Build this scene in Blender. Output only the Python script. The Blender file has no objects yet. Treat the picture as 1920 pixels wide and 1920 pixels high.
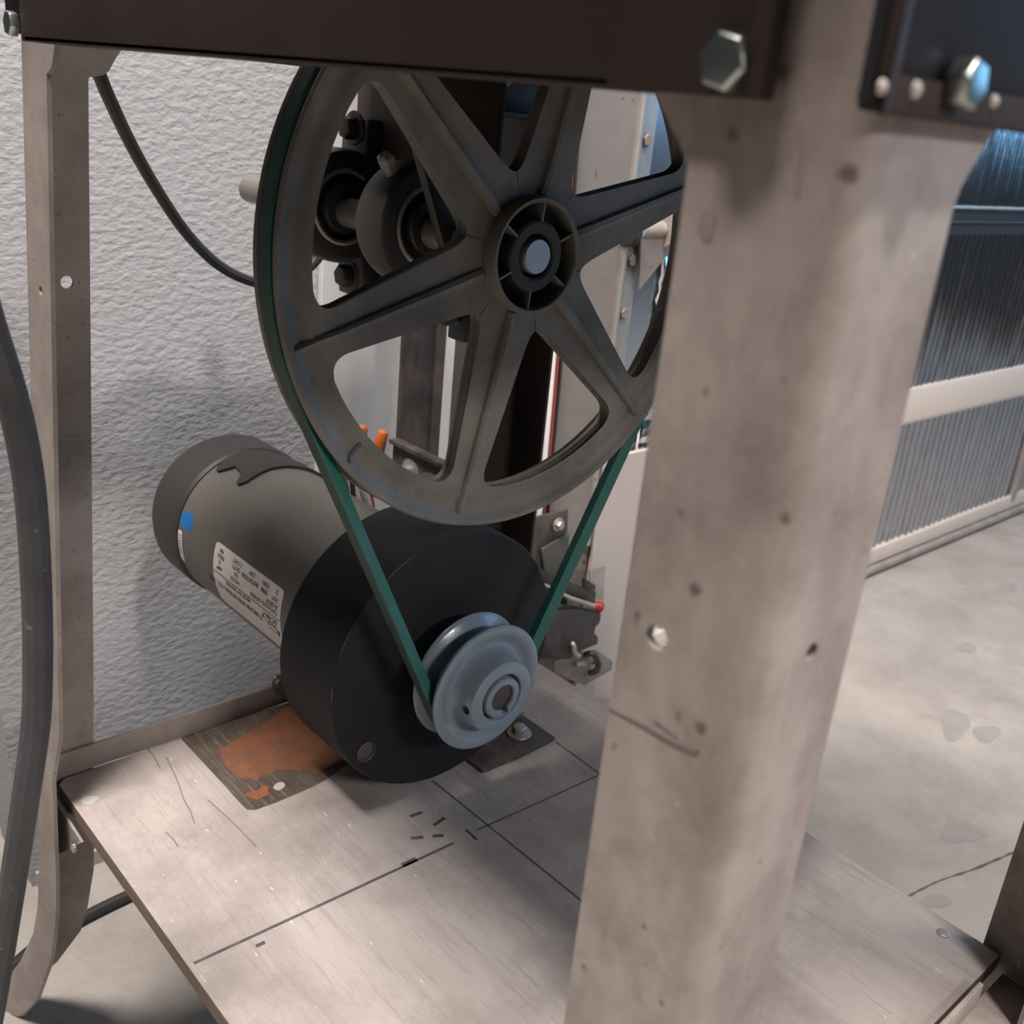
import bpy, bmesh, math, random
from mathutils import Vector, Matrix
random.seed(7)
D = bpy.data; SC = bpy.context.scene; COL = SC.collection
PI = math.pi

# ------------------------------------------------------------------ camera
EYE = Vector((0.0, 0.0, 0.80))
FPX = 1920.94
RC = ((0.74580083, -0.66002294, 0.09028195),       # camera right / down / forward in world axes
      (-0.17779599, -0.32782088, -0.92785886),
      (0.64200444, 0.67594614, -0.36183852))
cd = D.cameras.new('camera'); cam = D.objects.new('camera', cd); COL.objects.link(cam)
cd.sensor_width = 36.0; cd.lens = FPX / 1920 * 36.0; cd.clip_start = 0.01; cd.clip_end = 100
r0, r1, r2 = (Vector(v) for v in RC)
cam.matrix_world = Matrix(((r0.x, -r1.x, -r2.x, EYE.x), (r0.y, -r1.y, -r2.y, EYE.y), (r0.z, -r1.z, -r2.z, EYE.z), (0, 0, 0, 1)))
cd.dof.use_dof = True; cd.dof.focus_distance = 0.66; cd.dof.aperture_fstop = 15
SC.camera = cam

# ------------------------------------------------------------------ world, lamps, exposure
w = D.worlds.new('world'); SC.world = w; w.use_nodes = True
w.node_tree.nodes['Background'].inputs[0].default_value = (0.68, 0.76, 0.92, 1)
w.node_tree.nodes['Background'].inputs[1].default_value = 0.045
def area(name, loc, target, sx, sy, power, col):
    l = D.lights.new(name, 'AREA'); l.shape = 'RECTANGLE'; l.size = sx; l.size_y = sy; l.energy = power; l.color = col
    o = D.objects.new(name, l); COL.objects.link(o); o.location = loc
    o.rotation_euler = (Vector(target) - Vector(loc)).to_track_quat('-Z', 'Y').to_euler()
    return o
area('ceiling_lamp', (0.20, -0.64, 2.95), (0.36, 0.40, 0.4), 0.18, 0.18, 46, (1.0, 0.93, 0.89))
area('ceiling_lamp', (-0.38, 0.42, 2.80), (0.10, 0.40, 0.3), 0.55, 0.55, 122, (1.0, 0.925, 0.87))
area('ceiling_lamp', (1.05, -0.45, 2.80), (1.05, -0.2, 0.0), 0.5, 0.3, 30, (1.0, 0.92, 0.87))
area('ceiling_lamp', (0.62, -3.40, 2.45), (0.42, 0.4, 0.5), 1.2, 0.3, 66, (1.0, 0.93, 0.88))
area('daylight_opening', (4.6, -1.1, 1.75), (0.0, -0.9, 1.4), 3.2, 1.5, 48, (0.24, 0.58, 1.0))
SC.view_settings.view_transform = 'Standard'; SC.view_settings.look = 'None'
SC.view_settings.exposure = 0.0; SC.view_settings.gamma = 1.0; SC.view_settings.use_curve_mapping = False

# ------------------------------------------------------------------ helpers
def P(px, py, **k):
    """point of the photo put on a real plane X=, Y= or Z= (metres)"""
    v = Vector(((px - 960) / FPX, (py - 960) / FPX, 1.0))
    d = r0 * v.x + r1 * v.y + r2 * v.z
    a, val = list(k.items())[0]; i = 'XYZ'.index(a)
    return EYE + d * ((val - EYE[i]) / d[i])

MATS = {}
def mat(name, col, rough=0.6, metal=0.0, var=None, scale=12.0, amt=0.5, bump=0.0, bscale=200.0, stretch=None, spots=None, spot_scale=60.0, spot_lim=0.68, coat=0.0, spec=0.5, specks=None, speck_scale=90.0, speck_lim=.76, dirt=None, dirt_scale=3.0, dirt_amt=.5, grain=None, grain_stretch=(40, 2, 1), grain_scale=12.0, grain_amt=.75, dots=None, dot_scale=70.0, dot_size=.16, dot_share=.5):
    if name in MATS: return MATS[name]
    m = D.materials.new(name); m.use_nodes = True; nt = m.node_tree; N = nt.nodes; L = nt.links
    b = N['Principled BSDF']; b.inputs['Roughness'].default_value = rough; b.inputs['Metallic'].default_value = metal
    b.inputs['Coat Weight'].default_value = coat; b.inputs['Specular IOR Level'].default_value = spec
    tc = N.new('ShaderNodeTexCoord'); mp = N.new('ShaderNodeMapping'); L.new(tc.outputs['Object'], mp.inputs[0])
    if stretch: mp.inputs['Scale'].default_value = stretch
    out = None
    rgb = N.new('ShaderNodeRGB'); rgb.outputs[0].default_value = (*col, 1); out = rgb.outputs[0]
    if var:
        n = N.new('ShaderNodeTexNoise'); n.inputs['Scale'].default_value = scale; n.inputs['Detail'].default_value = 8; n.inputs['Roughness'].default_value = 0.65
        L.new(mp.outputs[0], n.inputs['Vector'])
        r = N.new('ShaderNodeValToRGB'); r.color_ramp.elements[0].position = 0.5 - 0.22 / max(amt, .05) * .5; r.color_ramp.elements[1].position = 0.5 + 0.22 / max(amt, .05) * .5
        L.new(n.outputs[0], r.inputs[0])
        mx = N.new('ShaderNodeMix'); mx.data_type = 'RGBA'; L.new(r.outputs[0], mx.inputs[0]); L.new(out, mx.inputs[6]); mx.inputs[7].default_value = (*var, 1); out = mx.outputs[2]
    def layer(fac, col):
        nonlocal out
        mx = N.new('ShaderNodeMix'); mx.data_type = 'RGBA'; L.new(fac, mx.inputs[0]); L.new(out, mx.inputs[6]); mx.inputs[7].default_value = (*col, 1); out = mx.outputs[2]
    def ramp(sock, a, b, hi=1.0):
        q = N.new('ShaderNodeMapRange'); q.inputs[1].default_value = a; q.inputs[2].default_value = b; q.inputs[4].default_value = hi; L.new(sock, q.inputs[0]); return q.outputs[0]
    if dirt:
        n = N.new('ShaderNodeTexNoise'); n.inputs['Scale'].default_value = dirt_scale; n.inputs['Detail'].default_value = 10; n.inputs['Roughness'].default_value = .7
        L.new(tc.outputs['Object'], n.inputs['Vector']); layer(ramp(n.outputs[0], .44, .68, dirt_amt), dirt)
    if grain:
        g2 = N.new('ShaderNodeMapping'); g2.inputs['Scale'].default_value = grain_stretch; L.new(tc.outputs['Object'], g2.inputs[0])
        n = N.new('ShaderNodeTexNoise'); n.inputs['Scale'].default_value = grain_scale; n.inputs['Detail'].default_value = 5; n.inputs['Roughness'].default_value = .7
        L.new(g2.outputs[0], n.inputs['Vector']); layer(ramp(n.outputs[0], .52, .72, grain_amt), grain)
    if dots:
        v = N.new('ShaderNodeTexVoronoi'); v.inputs['Scale'].default_value = dot_scale
        wn = N.new('ShaderNodeTexNoise'); wn.inputs['Scale'].default_value = dot_scale * 2.2; L.new(tc.outputs['Object'], wn.inputs['Vector'])
        wm = N.new('ShaderNodeVectorMath'); wm.operation = 'MULTIPLY_ADD'; wm.inputs[1].default_value = (.35 / dot_scale,) * 3; L.new(wn.outputs['Color'], wm.inputs[0]); L.new(tc.outputs['Object'], wm.inputs[2]); L.new(wm.outputs[0], v.inputs['Vector'])
        sep = N.new('ShaderNodeSeparateColor'); L.new(v.outputs['Color'], sep.inputs[0])
        sz = N.new('ShaderNodeMath'); sz.operation = 'MULTIPLY'; sz.inputs[1].default_value = dot_size; L.new(sep.outputs[1], sz.inputs[0])
        df = N.new('ShaderNodeMath'); df.operation = 'SUBTRACT'; L.new(sz.outputs[0], df.inputs[0]); L.new(v.outputs['Distance'], df.inputs[1])
        gt = N.new('ShaderNodeMath'); gt.operation = 'LESS_THAN'; gt.inputs[1].default_value = dot_share; L.new(sep.outputs[0], gt.inputs[0])
        ml = N.new('ShaderNodeMath'); ml.operation = 'MULTIPLY'; L.new(ramp(df.outputs[0], 0.0, .14, .9), ml.inputs[0]); L.new(gt.outputs[0], ml.inputs[1]); layer(ml.outputs[0], dots)
    if spots:
        n = N.new('ShaderNodeTexNoise'); n.inputs['Scale'].default_value = spot_scale; n.inputs['Detail'].default_value = 3
        L.new(tc.outputs['Object'], n.inputs['Vector'])
        r = N.new('ShaderNodeValToRGB'); r.color_ramp.elements[0].position = spot_lim; r.color_ramp.elements[1].position = spot_lim + .05
        L.new(n.outputs[0], r.inputs[0])
        mx = N.new('ShaderNodeMix'); mx.data_type = 'RGBA'; L.new(r.outputs[0], mx.inputs[0]); L.new(out, mx.inputs[6]); mx.inputs[7].default_value = (*spots, 1); out = mx.outputs[2]
    if specks:
        n = N.new('ShaderNodeTexNoise'); n.inputs['Scale'].default_value = speck_scale; n.inputs['Detail'].default_value = 2
        mp2 = N.new('ShaderNodeMapping'); mp2.inputs['Location'].default_value = (3.1, 5.7, 1.3); L.new(mp.outputs[0], mp2.inputs[0]); L.new(mp2.outputs[0], n.inputs['Vector'])
        r = N.new('ShaderNodeValToRGB'); r.color_ramp.elements[0].position = speck_lim; r.color_ramp.elements[1].position = speck_lim + .03
        L.new(n.outputs[0], r.inputs[0])
        mx = N.new('ShaderNodeMix'); mx.data_type = 'RGBA'; L.new(r.outputs[0], mx.inputs[0]); L.new(out, mx.inputs[6]); mx.inputs[7].default_value = (*specks, 1); out = mx.outputs[2]
    L.new(out, b.inputs['Base Color'])
    if bump:
        n = N.new('ShaderNodeTexNoise'); n.inputs['Scale'].default_value = bscale; n.inputs['Detail'].default_value = 3
        L.new(mp.outputs[0], n.inputs['Vector'])
        bp = N.new('ShaderNodeBump'); bp.inputs['Strength'].default_value = 1.0; bp.inputs['Distance'].default_value = bump
        L.new(n.outputs[0], bp.inputs['Height']); L.new(bp.outputs[0], b.inputs['Normal'])
    MATS[name] = m; return m

M_wall = mat('textured_white_wall', (.36, .36, .368), .75, bump=.0014, bscale=130, stretch=(.8, 1, 1.3), spots=(.28, .27, .26), spot_scale=75, spot_lim=.80)
M_smooth = mat('smooth_white_board', (.48, .475, .465), .6, spots=(.24, .23, .22), spot_scale=60, spot_lim=.74, bump=.0004, bscale=60)
M_floor = mat('worn_concrete', (.38, .347, .315), .55, var=(.30, .272, .246), scale=5.5, amt=.6, bump=.0012, bscale=160, spec=.3, dirt=(.20, .178, .158), dirt_scale=9, dirt_amt=.5, dots=(.17, .15, .135), dot_scale=75, dot_size=.16, dot_share=.35)
M_floor_stain = mat('concrete_oil_stain', (.315, .287, .262), .5, var=(.26, .235, .21), scale=30)
M_taupe = mat('taupe_painted_steel', (.46, .405, .375), .5, var=(.30, .252, .228), scale=26, amt=.6, bump=.0003, bscale=150, stretch=(1, 1, .3), spec=.35, specks=(.62, .58, .55), speck_scale=190, speck_lim=.75, dirt=(.17, .135, .118), dirt_scale=17, dirt_amt=.75, dots=(.13, .10, .085), dot_scale=105, dot_size=.30, dot_share=.36)
M_taupe2 = mat('plain_taupe_paint', (.34, .30, .278), .55, var=(.25, .22, .20), scale=22, amt=.6, spec=.3, dirt=(.17, .14, .125), dirt_scale=24, dirt_amt=.6, dots=(.13, .105, .09), dot_scale=190, dot_size=.24, dot_share=.35)
M_brown = mat('dark_brown_painted_shaded_steel', (.048, .034, .030), .6, var=(.034, .024, .021), scale=20, amt=.5, spec=.2)  # brown paint on the plate; on rails and back leg, shade in the colour
M_black_gloss = mat('black_blue_gloss_paint', (.03, .03, .038), .42, var=(.02, .02, .025), scale=15, spec=.35)
M_zinc = mat('zinc_plated_steel', (.55, .60, .58), .32, 1.0, var=(.38, .42, .39), scale=60)
M_ply = mat('dirty_plywood', (.475, .42, .392), .6, var=(.36, .312, .29), scale=9, amt=.55, bump=.0007, bscale=300, stretch=(2.6, .6, 1), spec=.22, specks=(.64, .60, .57), speck_scale=150, speck_lim=.735, dirt=(.205, .174, .158), dirt_scale=7.5, dirt_amt=.8, grain=(.25, .215, .198), grain_stretch=(26, 1.6, 1), grain_scale=9, grain_amt=.5, dots=(.14, .115, .10), dot_scale=60, dot_size=.14, dot_share=.3)
M_plyedge = mat('plywood_edge', (.20, .15, .12), .8, var=(.12, .09, .07), scale=40, stretch=(1, .2, 4))
M_ink = mat('black_marker', (.035, .035, .05), .7, var=(.12, .11, .11), scale=120, amt=.6)
M_scratch = mat('brown_scratch', (.17, .14, .12), .7)
M_streak = mat('brown_leg_stain', (.25, .195, .165), .55, var=(.33, .275, .245), scale=90, amt=.6)
M_stain = mat('dark_brown_residue', (.062, .045, .034), .6, var=(.115, .088, .068), scale=30, amt=.7, grain=(.26, .215, .185), grain_stretch=(40, 2.2, 1), grain_scale=11)
M_orange_paint = mat('worn_orange_paint', (.30, .10, .040), .65, var=(.19, .082, .045), scale=34, amt=.7, grain=(.13, .075, .048), grain_stretch=(40, 2.2, 1), grain_scale=12, dirt=(.09, .06, .042), dirt_scale=30, dirt_amt=.7)
M_grey_stain = mat('pale_grey_drop', (.46, .45, .44), .5)
M_can = mat('speckled_taupe_grey_enamel', (.112, .102, .09), .45, var=(.086, .078, .069), scale=520, amt=.7, spec=.5)
M_cap = mat('charcoal_cap_plastic', (.026, .024, .0235), .5)
M_fly = mat('black_painted_flywheel', (.0125, .0125, .0145), .58, var=(.017, .017, .019), scale=40, spec=.2, spots=(.035, .035, .036), spot_scale=170, spot_lim=.79)
M_flap = mat('black_rubber_flap', (.016, .015, .0145), .6)
M_white_label = mat('white_paper_label', (.74, .70, .67), .45, var=(.62, .59, .57), scale=30)
M_print = mat('dark_label_print', (.06, .06, .065), .6)
M_blue_dot = mat('blue_sticker', (.008, .115, .36), .5)
M_pulley = mat('blue_grey_enamel', (.195, .245, .295), .27, var=(.175, .22, .265), scale=30, coat=.3, bump=.0003, bscale=90)
M_bore = mat('machined_bore_steel', (.20, .19, .18), .3, 1.0)
M_belt = mat('green_rubber_belt', (.016, .105, .088), .55, var=(.028, .14, .12), scale=60, spots=(.10, .13, .12), spot_scale=300, spot_lim=.80)
M_beltback = mat('shaded_green_belt_back', (.016, .075, .062), .6, var=(.020, .036, .032), scale=45, amt=.7)  # shade on the belt's outer face put into a darker, dirtier green
M_beltside = mat('dark_green_belt_side', (.018, .05, .045), .7, var=(.03, .09, .075), scale=60)
M_cast = mat('dull_cast_zinc', (.205, .192, .170), .55, .12, var=(.10, .093, .084), scale=13, amt=.75, bump=.0005, bscale=110, spec=.28)
M_cast_dark = mat('dark_hub_recess', (.028, .024, .021), .7)  # darker tone for the hub floor and sleeve
M_shaft = mat('ground_steel_shaft', (.22, .21, .19), .45, .5)
M_shaft_end = mat('blued_steel_shaft_end', (.38, .45, .55), .45, .4)
M_iron = mat('black_greasy_iron', (.020, .019, .019), .42, var=(.035, .033, .032), scale=30)
M_gunmetal = mat('dull_gunmetal', (.055, .052, .049), .5, .3, var=(.035, .032, .03), scale=25)
M_navy = mat('navy_painted_iron', (.02, .028, .05), .5)
M_rust = mat('mottled_rusty_steel', (.030, .024, .021), .65, var=(.085, .064, .053), scale=42, amt=.9, stretch=(1, 1, .5))
M_grey_steel = mat('grey_mill_steel', (.10, .093, .085), .5, .3, var=(.07, .065, .06), scale=20)
M_galv = mat('galvanised_steel', (.50, .48, .45), .42, .75, var=(.36, .34, .315), scale=18, spots=(.14, .12, .10), spot_scale=70, spot_lim=.72)
M_track = mat('grey_brown_track_steel', (.24, .212, .19), .5, .2, var=(.17, .148, .13), scale=9, spots=(.09, .065, .055), spot_scale=60, spot_lim=.70)
M_foil = mat('reflective_foil', (.62, .61, .615), .17, 1.0, var=(.48, .47, .48), scale=55, bump=.0004, bscale=130, stretch=(1, 1, .25))
M_foil_smooth = mat('smooth_foil', (.58, .60, .63), .2, .95, var=(.48, .50, .53), scale=14)
M_rail = mat('beige_door_rail', (.50, .44, .39), .5)
M_beige = mat('beige_trim_paint', (.40, .355, .325), .6, spots=(.2, .16, .14), spot_scale=60, spot_lim=.75)
M_gap = mat('dark_rubber_seal', (.02, .02, .021), .6)
M_cord = mat('black_cord_rubber', (.016, .014, .013), .5, var=(.03, .027, .025), scale=60)
M_hose = mat('black_hose_rubber', (.038, .039, .043), .5, var=(.06, .06, .065), scale=60, spots=(.15, .15, .16), spot_scale=160, spot_lim=.70)
M_nut = mat('orange_plastic', (.72, .165, .035), .38)
M_red = mat('red_plastic', (.28, .02, .02), .45)
M_redwire = mat('faded_red_wire', (.30, .06, .03), .6)
M_whitewire = mat('white_wire', (.66, .64, .62), .5)
M_greenwire = mat('green_wire', (.02, .10, .06), .5)
M_wood_end = mat('grey_dark_board', (.1, .09, .085), .7)

class G:
    """collects geometry for ONE mesh object"""
    def __init__(s): s.v = []; s.f = []; s.mi = []; s.cur = 0
    def add(s, vs, fs):
        n = len(s.v); s.v += [tuple(v) for v in vs]; s.f += [tuple(i + n for i in f) for f in fs]; s.mi += [s.cur] * len(fs); return s
    def box(s, a, b):
        x0, y0, z0 = a; x1, y1, z1 = b
        return s.add([(x0, y0, z0), (x1, y0, z0), (x1, y1, z0), (x0, y1, z0), (x0, y0, z1), (x1, y0, z1), (x1, y1, z1), (x0, y1, z1)],
                     [(0, 3, 2, 1), (4, 5, 6, 7), (0, 1, 5, 4), (1, 2, 6, 5), (2, 3, 7, 6), (3, 0, 4, 7)])
    def bar(s, p0, p1, wv, tv):
        """box from p0 to p1 with half-width vectors wv and tv"""
        p0, p1, wv, tv = map(Vector, (p0, p1, wv, tv))
        vs = []
        for p in (p0, p1): vs += [p - wv - tv, p + wv - tv, p + wv + tv, p - wv + tv]
        return s.add(vs, [(0, 1, 2, 3), (7, 6, 5, 4), (0, 4, 5, 1), (1, 5, 6, 2), (2, 6, 7, 3), (3, 7, 4, 0)])
    def prism(s, pts, ext):
        ext = Vector(ext); n = len(pts); vs = [Vector(p) for p in pts] + [Vector(p) + ext for p in pts]
        return s.add(vs, [tuple(range(n))[::-1], tuple(range(n, 2 * n))] + [(i, (i + 1) % n, n + (i + 1) % n, n + i) for i in range(n)])
    def tube(s, pts, r, seg=12, caps=True):
        pts = [Vector(p) for p in pts]; n = len(pts); rr = r if isinstance(r, (list, tuple)) else [r] * n
        vs = []; up = None
        for i in range(n):
            t = (pts[min(i + 1, n - 1)] - pts[max(i - 1, 0)]).normalized()
            if up is None:
                up = Vector((0, 0, 1)) if abs(t.z) < .9 else Vector((1, 0, 0))
            a = (up - t * up.dot(t)).normalized(); up = a; b = t.cross(a)
            for k in range(seg):
                q = 2 * PI * k / seg; vs.append(pts[i] + (a * math.cos(q) + b * math.sin(q)) * rr[i])
        fs = [(i * seg + k, i * seg + (k + 1) % seg, (i + 1) * seg + (k + 1) % seg, (i + 1) * seg + k) for i in range(n - 1) for k in range(seg)]
        if caps: fs += [tuple(range(seg))[::-1], tuple((n - 1) * seg + k for k in range(seg))]
        return s.add(vs, fs)
    def lathe(s, prof, c, axis=(0, 1, 0), seg=64, closed=False, a0=0.0, a1=2 * PI):
        c = Vector(c); ax = Vector(axis).normalized()
        e1 = Vector((1, 0, 0)) if abs(ax.x) < .8 else Vector((0, 1, 0)); e1 = (e1 - ax * e1.dot(ax)).normalized(); e2 = ax.cross(e1)
        n = len(prof); vs = []; fs = []
        for k in range(seg):
            q = 2 * PI * k / seg
            for (r, h) in prof: vs.append(c + ax * h + (e1 * math.cos(q) + e2 * math.sin(q)) * max(r, 0))
        for k in range(seg):
            k2 = (k + 1) % seg
            for i in range(n if closed else n - 1):
                j = (i + 1) % n; fs.append((k * n + i, k2 * n + i, k2 * n + j, k * n + j))
        if not closed:
            if prof[0][0] > 1e-6: fs.append(tuple(k * n for k in range(seg))[::-1])
            if prof[-1][0] > 1e-6: fs.append(tuple(k * n + n - 1 for k in range(seg)))
        return s.add(vs, fs)

def link(name, me, parent=None):
    o = D.objects.new(name, me); COL.objects.link(o)
    if parent is not None:
        o.parent = parent
        off = Vector((0, 0, 0)); p = parent
        while p is not None: off += p.location; p = p.parent
        o.location = -off
    return o
def build(name, g, m, parent=None, smooth=True, angle=35, bevel=0.0, seg=2):
    me = D.meshes.new(name); me.from_pydata(g.v, [], g.f)
    for x in (m if isinstance(m, (list, tuple)) else [m]): me.materials.append(x)
    if isinstance(m, (list, tuple)): me.polygons.foreach_set('material_index', g.mi)
    bm = bmesh.new(); bm.from_mesh(me); bmesh.ops.remove_doubles(bm, verts=bm.verts, dist=1e-6); bmesh.ops.recalc_face_normals(bm, faces=bm.faces)
    if bevel:
        es = [e for e in bm.edges if len(e.link_faces) == 2 and e.calc_face_angle(0) > math.radians(30)]
        bmesh.ops.bevel(bm, geom=es, offset=bevel, segments=seg, affect='EDGES', profile=.5, clamp_overlap=True)
    bm.to_mesh(me); bm.free()
    if smooth:
        me.polygons.foreach_set('use_smooth', [True] * len(me.polygons)); me.set_sharp_from_angle(angle=math.radians(angle))
    me.update()
    return link(name, me, parent)
def cut(o, cutters):
    """real holes: boolean difference, evaluated and kept"""
    cs = []
    for g in cutters:
        c = build('cutter', g, M_gap, None, smooth=False); cs.append(c)
        md = o.modifiers.new('b', 'BOOLEAN'); md.operation = 'DIFFERENCE'; md.object = c; md.solver = 'EXACT'
    bpy.context.view_layer.update()
    # evaluate in world frame: object sits at a plain translation, cutters too
    dg = bpy.context.evaluated_depsgraph_get(); me = D.meshes.new_from_object(o.evaluated_get(dg)); o.modifiers.clear()
    old = o.data; o.data = me; D.meshes.remove(old)
    for c in cs:
        d = c.data; D.objects.remove(c); D.meshes.remove(d)
    o.data.polygons.foreach_set('use_smooth', [True] * len(o.data.polygons)); o.data.set_sharp_from_angle(angle=math.radians(35))
    return o
def thing(name, label, cat, loc, group=None):
    o = D.objects.new(name, None); COL.objects.link(o); o.location = loc; o.empty_display_size = .02
    return tag(o, label, cat, group)
def tag(o, label, cat, group=None):
    o['label'] = label; o['category'] = cat
    if group: o['group'] = group
    return o
def struct(o): o['kind'] = 'structure'; return o
def hexbolt(g, c, axis, r=.0065, h=.005, washer=0.0, wt=.0015):
    """hex head with chamfered top (and washer), standing on point c"""
    c = Vector(c); ax = Vector(axis).normalized(); base = 0.0
    if washer:
        g.lathe([(0, 0), (washer, 0), (washer, wt * .7), (washer * .95, wt), (0, wt)], c, ax, 24); base = wt
    e1 = Vector((0, 0, 1)) if abs(ax.z) < .8 else Vector((1, 0, 0)); e1 = (e1 - ax * e1.dot(ax)).normalized(); e2 = ax.cross(e1)
    vs = []
    for (rr, hh) in ((r, base), (r, base + h * .85), (r * .88, base + h)):
        for k in range(6):
            q = PI / 3 * k + .3; vs.append(c + ax * hh + (e1 * math.cos(q) + e2 * math.sin(q)) * rr)
    fs = [tuple(range(6))[::-1], tuple(range(12, 18))] + [(l * 6 + k, l * 6 + (k + 1) % 6, l * 6 + 6 + (k + 1) % 6, l * 6 + 6 + k) for l in (0, 1) for k in range(6)]
    return g.add(vs, fs)
def smooth_path(pts, n=8):
    pts = [Vector(p) for p in pts]; out = []
    for i in range(len(pts) - 1):
        p0, p1, p2, p3 = pts[max(i - 1, 0)], pts[i], pts[i + 1], pts[min(i + 2, len(pts) - 1)]
        for k in range(n):
            t = k / n
            out.append(.5 * ((2 * p1) + (p2 - p0) * t + (2 * p0 - 5 * p1 + 4 * p2 - p3) * t * t + (3 * p1 - p0 - 3 * p2 + p3) * t ** 3))
    out.append(pts[-1]); return out

# ================================================================== SETTING
g = G(); g.add([(-3, -4, 0), (6, -4, 0), (6, 3, 0), (-3, 3, 0), (-3, -4, -.05), (6, -4, -.05), (6, 3, -.05), (-3, 3, -.05)], [(0, 1, 2, 3), (7, 6, 5, 4), (0, 4, 5, 1), (1, 5, 6, 2), (2, 6, 7, 3), (3, 7, 4, 0)])
floor = struct(build('floor', g, M_floor, smooth=False))
# crack across the concrete
ck = G(); cp = [P(1700, 1682, Z=.0005), P(1760, 1652, Z=.0005), P(1830, 1628, Z=.0005), P(1925, 1588, Z=.0005), P(2100, 1520, Z=.0005)]
pts = smooth_path(cp, 8); up = []; dn = []
for p in pts:
    q = Vector((0, 1, 0)) * random.uniform(.0006, .0022); up.append(p + q); dn.append(p - q)
n = len(pts); ck.add(up + dn, [(i, i + 1, n + i + 1, n + i) for i in range(n - 1)])
build('floor_crack', ck, M_stain, floor, smooth=False)

for (x, y, ax_, ay_, sd) in ((1805, 1560, 42, 20, 1), (1790, 1358, 26, 30, 2), (1850, 1375, 26, 16, 3), (1893, 1101, 16, 7, 4), (1812, 1215, 20, 9, 5), (1755, 1690, 30, 12, 6)):
    rd = random.Random(sd); g = G(); vs = []
    for k in range(28):
        q = 2 * PI * k / 28; j = 1 + .12 * math.sin(3 * q + sd) + rd.uniform(-.05, .05); vs.append(P(x + ax_ * j * math.cos(q), y + ay_ * j * math.sin(q), Z=.0004))
    g.add(vs, [tuple(range(28))]); build('oil_stain', g, M_floor_stain, floor, smooth=False)
YW = .93
e0 = P(62, 1668, Y=YW); e1 = P(0, 1330, Y=YW); dirv = (e1 - e0) / (e1.z - e0.z)
eb = e0 - dirv * e0.z; et = e0 + dirv * (2.4 - e0.z)
g = G(); g.prism([(eb.x, YW, 0), (1.02, YW, 0), (1.02, YW, 2.4), (et.x, YW, 2.4)], (0, .1, 0))
wall = struct(build('wall_back', g, M_wall, smooth=False))
xl = P(603, 560, Y=YW - .008).x
g = G(); g.box((xl, YW - .008, .0), (.905, YW, 2.4))
struct(build('trim_1', g, M_smooth, smooth=False, bevel=.0012))
# low kerb under the textured wall
g = G(); g.box((eb.x + .004, YW - .004, .0), (xl - .002, YW, .018))
struct(build('baseboard_back', g, M_beige, smooth=False))
# head of wall above the garage door
g = G(); g.box((1.02, YW, 2.1), (5.0, YW + .1, 2.4)); struct(build('wall_over_door', g, M_smooth, smooth=False))

# ---- garage door with foil insulation
YD = .885
door = D.objects.new('door_1', None); COL.objects.link(door); door.location = (1.0, YD, 0); struct(door)
def foil(name, x0, x1, z0, z1, y, pitch, amp, diag=0.0, seed=1, nz=14):
    rnd = random.Random(seed); g = G(); nx = int((x1 - x0) / pitch * 4) + 1
    off = [rnd.uniform(-.35, .35) for _ in range(nx)]
    ph = [rnd.uniform(.75, 1.15) for _ in range(nx // 4 + 2)]
    for j in range(nz):
        z = z0 + (z1 - z0) * j / (nz - 1)
        for i in range(nx):
            x = x0 + (x1 - x0) * i / (nx - 1)
            k = i % 4; a = (0, .12, 1, .12)[k] * ph[i // 4]
            if diag: a = .5 + .5 * math.sin(PI * (x / pitch + z / pitch * diag)) * math.sin(PI * (x / pitch - z / pitch * diag))
            g.v.append((x, y - amp * a + rnd.uniform(-.0002, .0002) + .0010 * math.sin(z * 23 + off[i // 4] * 5) * (0 < j < nz - 1), z))
    for j in range(nz - 1):
        for i in range(nx - 1):
            g.f.append((j * nx + i, j * nx + i + 1, (j + 1) * nx + i + 1, (j + 1) * nx + i)); g.mi.append(0)
    return build(name, g, M_foil, door, angle=80)
foil('insulation_panel', 1.05, 4.2, .058, .326, YD, .025, .005, seed=2)
foil('insulation_panel', 1.05, 4.2, .384, .668, YD, .022, .004, seed=3)
foil('insulation_panel', 1.05, 4.2, .716, 1.05, YD, .016, .0026, seed=4, nz=20)
g = G(); g.box((1.0, YD + .004, .0), (4.25, YD + .03, 2.1)); build('door_skin', g, M_galv, door, smooth=False)
# section joint: dark gap with a bright lip above and below
g = G(); g.box((1.05, YD - .004, .668), (4.2, YD + .004, .716)); build('joint_seal', g, M_gap, door, smooth=False)
g = G(); g.box((1.05, YD - .010, .713), (4.2, YD - .001, .718)); build('joint_lip', g, M_galv, door, bevel=.001)
g = G(); g.box((1.05, YD - .008, .688), (4.2, YD - .003, .692)); build('joint_lip', g, M_iron, door, bevel=.001)
# beige hinge rail, sloped
g = G(); g.prism([(1.05, YD + .002, .388), (1.05, YD - .008, .388), (1.05, YD - .010, .380), (1.05, YD - .024, .334), (1.05, YD - .022, .324), (1.05, YD + .002, .324)], (3.15, 0, 0)); build('section_rail', g, M_rail, door, bevel=.001)
# bottom rail with seal
g = G(); g.prism([(1.05, YD + .002, .062), (1.05, YD - .010, .060), (1.05, YD - .012, .030), (1.05, YD + .002, .030)], (3.15, 0, 0)); build('bottom_rail', g, M_rail, door, bevel=.0008)
g = G(); g.tube([(1.05, YD - .004, .014), (4.2, YD - .004, .014)], .013, 10); build('bottom_seal', g, M_taupe2, door)
sx = P(1905, 870, Y=YD).x
g = G(); g.box((sx, YD - .014, .05), (sx + .018, YD - .002, .328)); build('door_stile', g, M_galv, door, bevel=.001)
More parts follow.
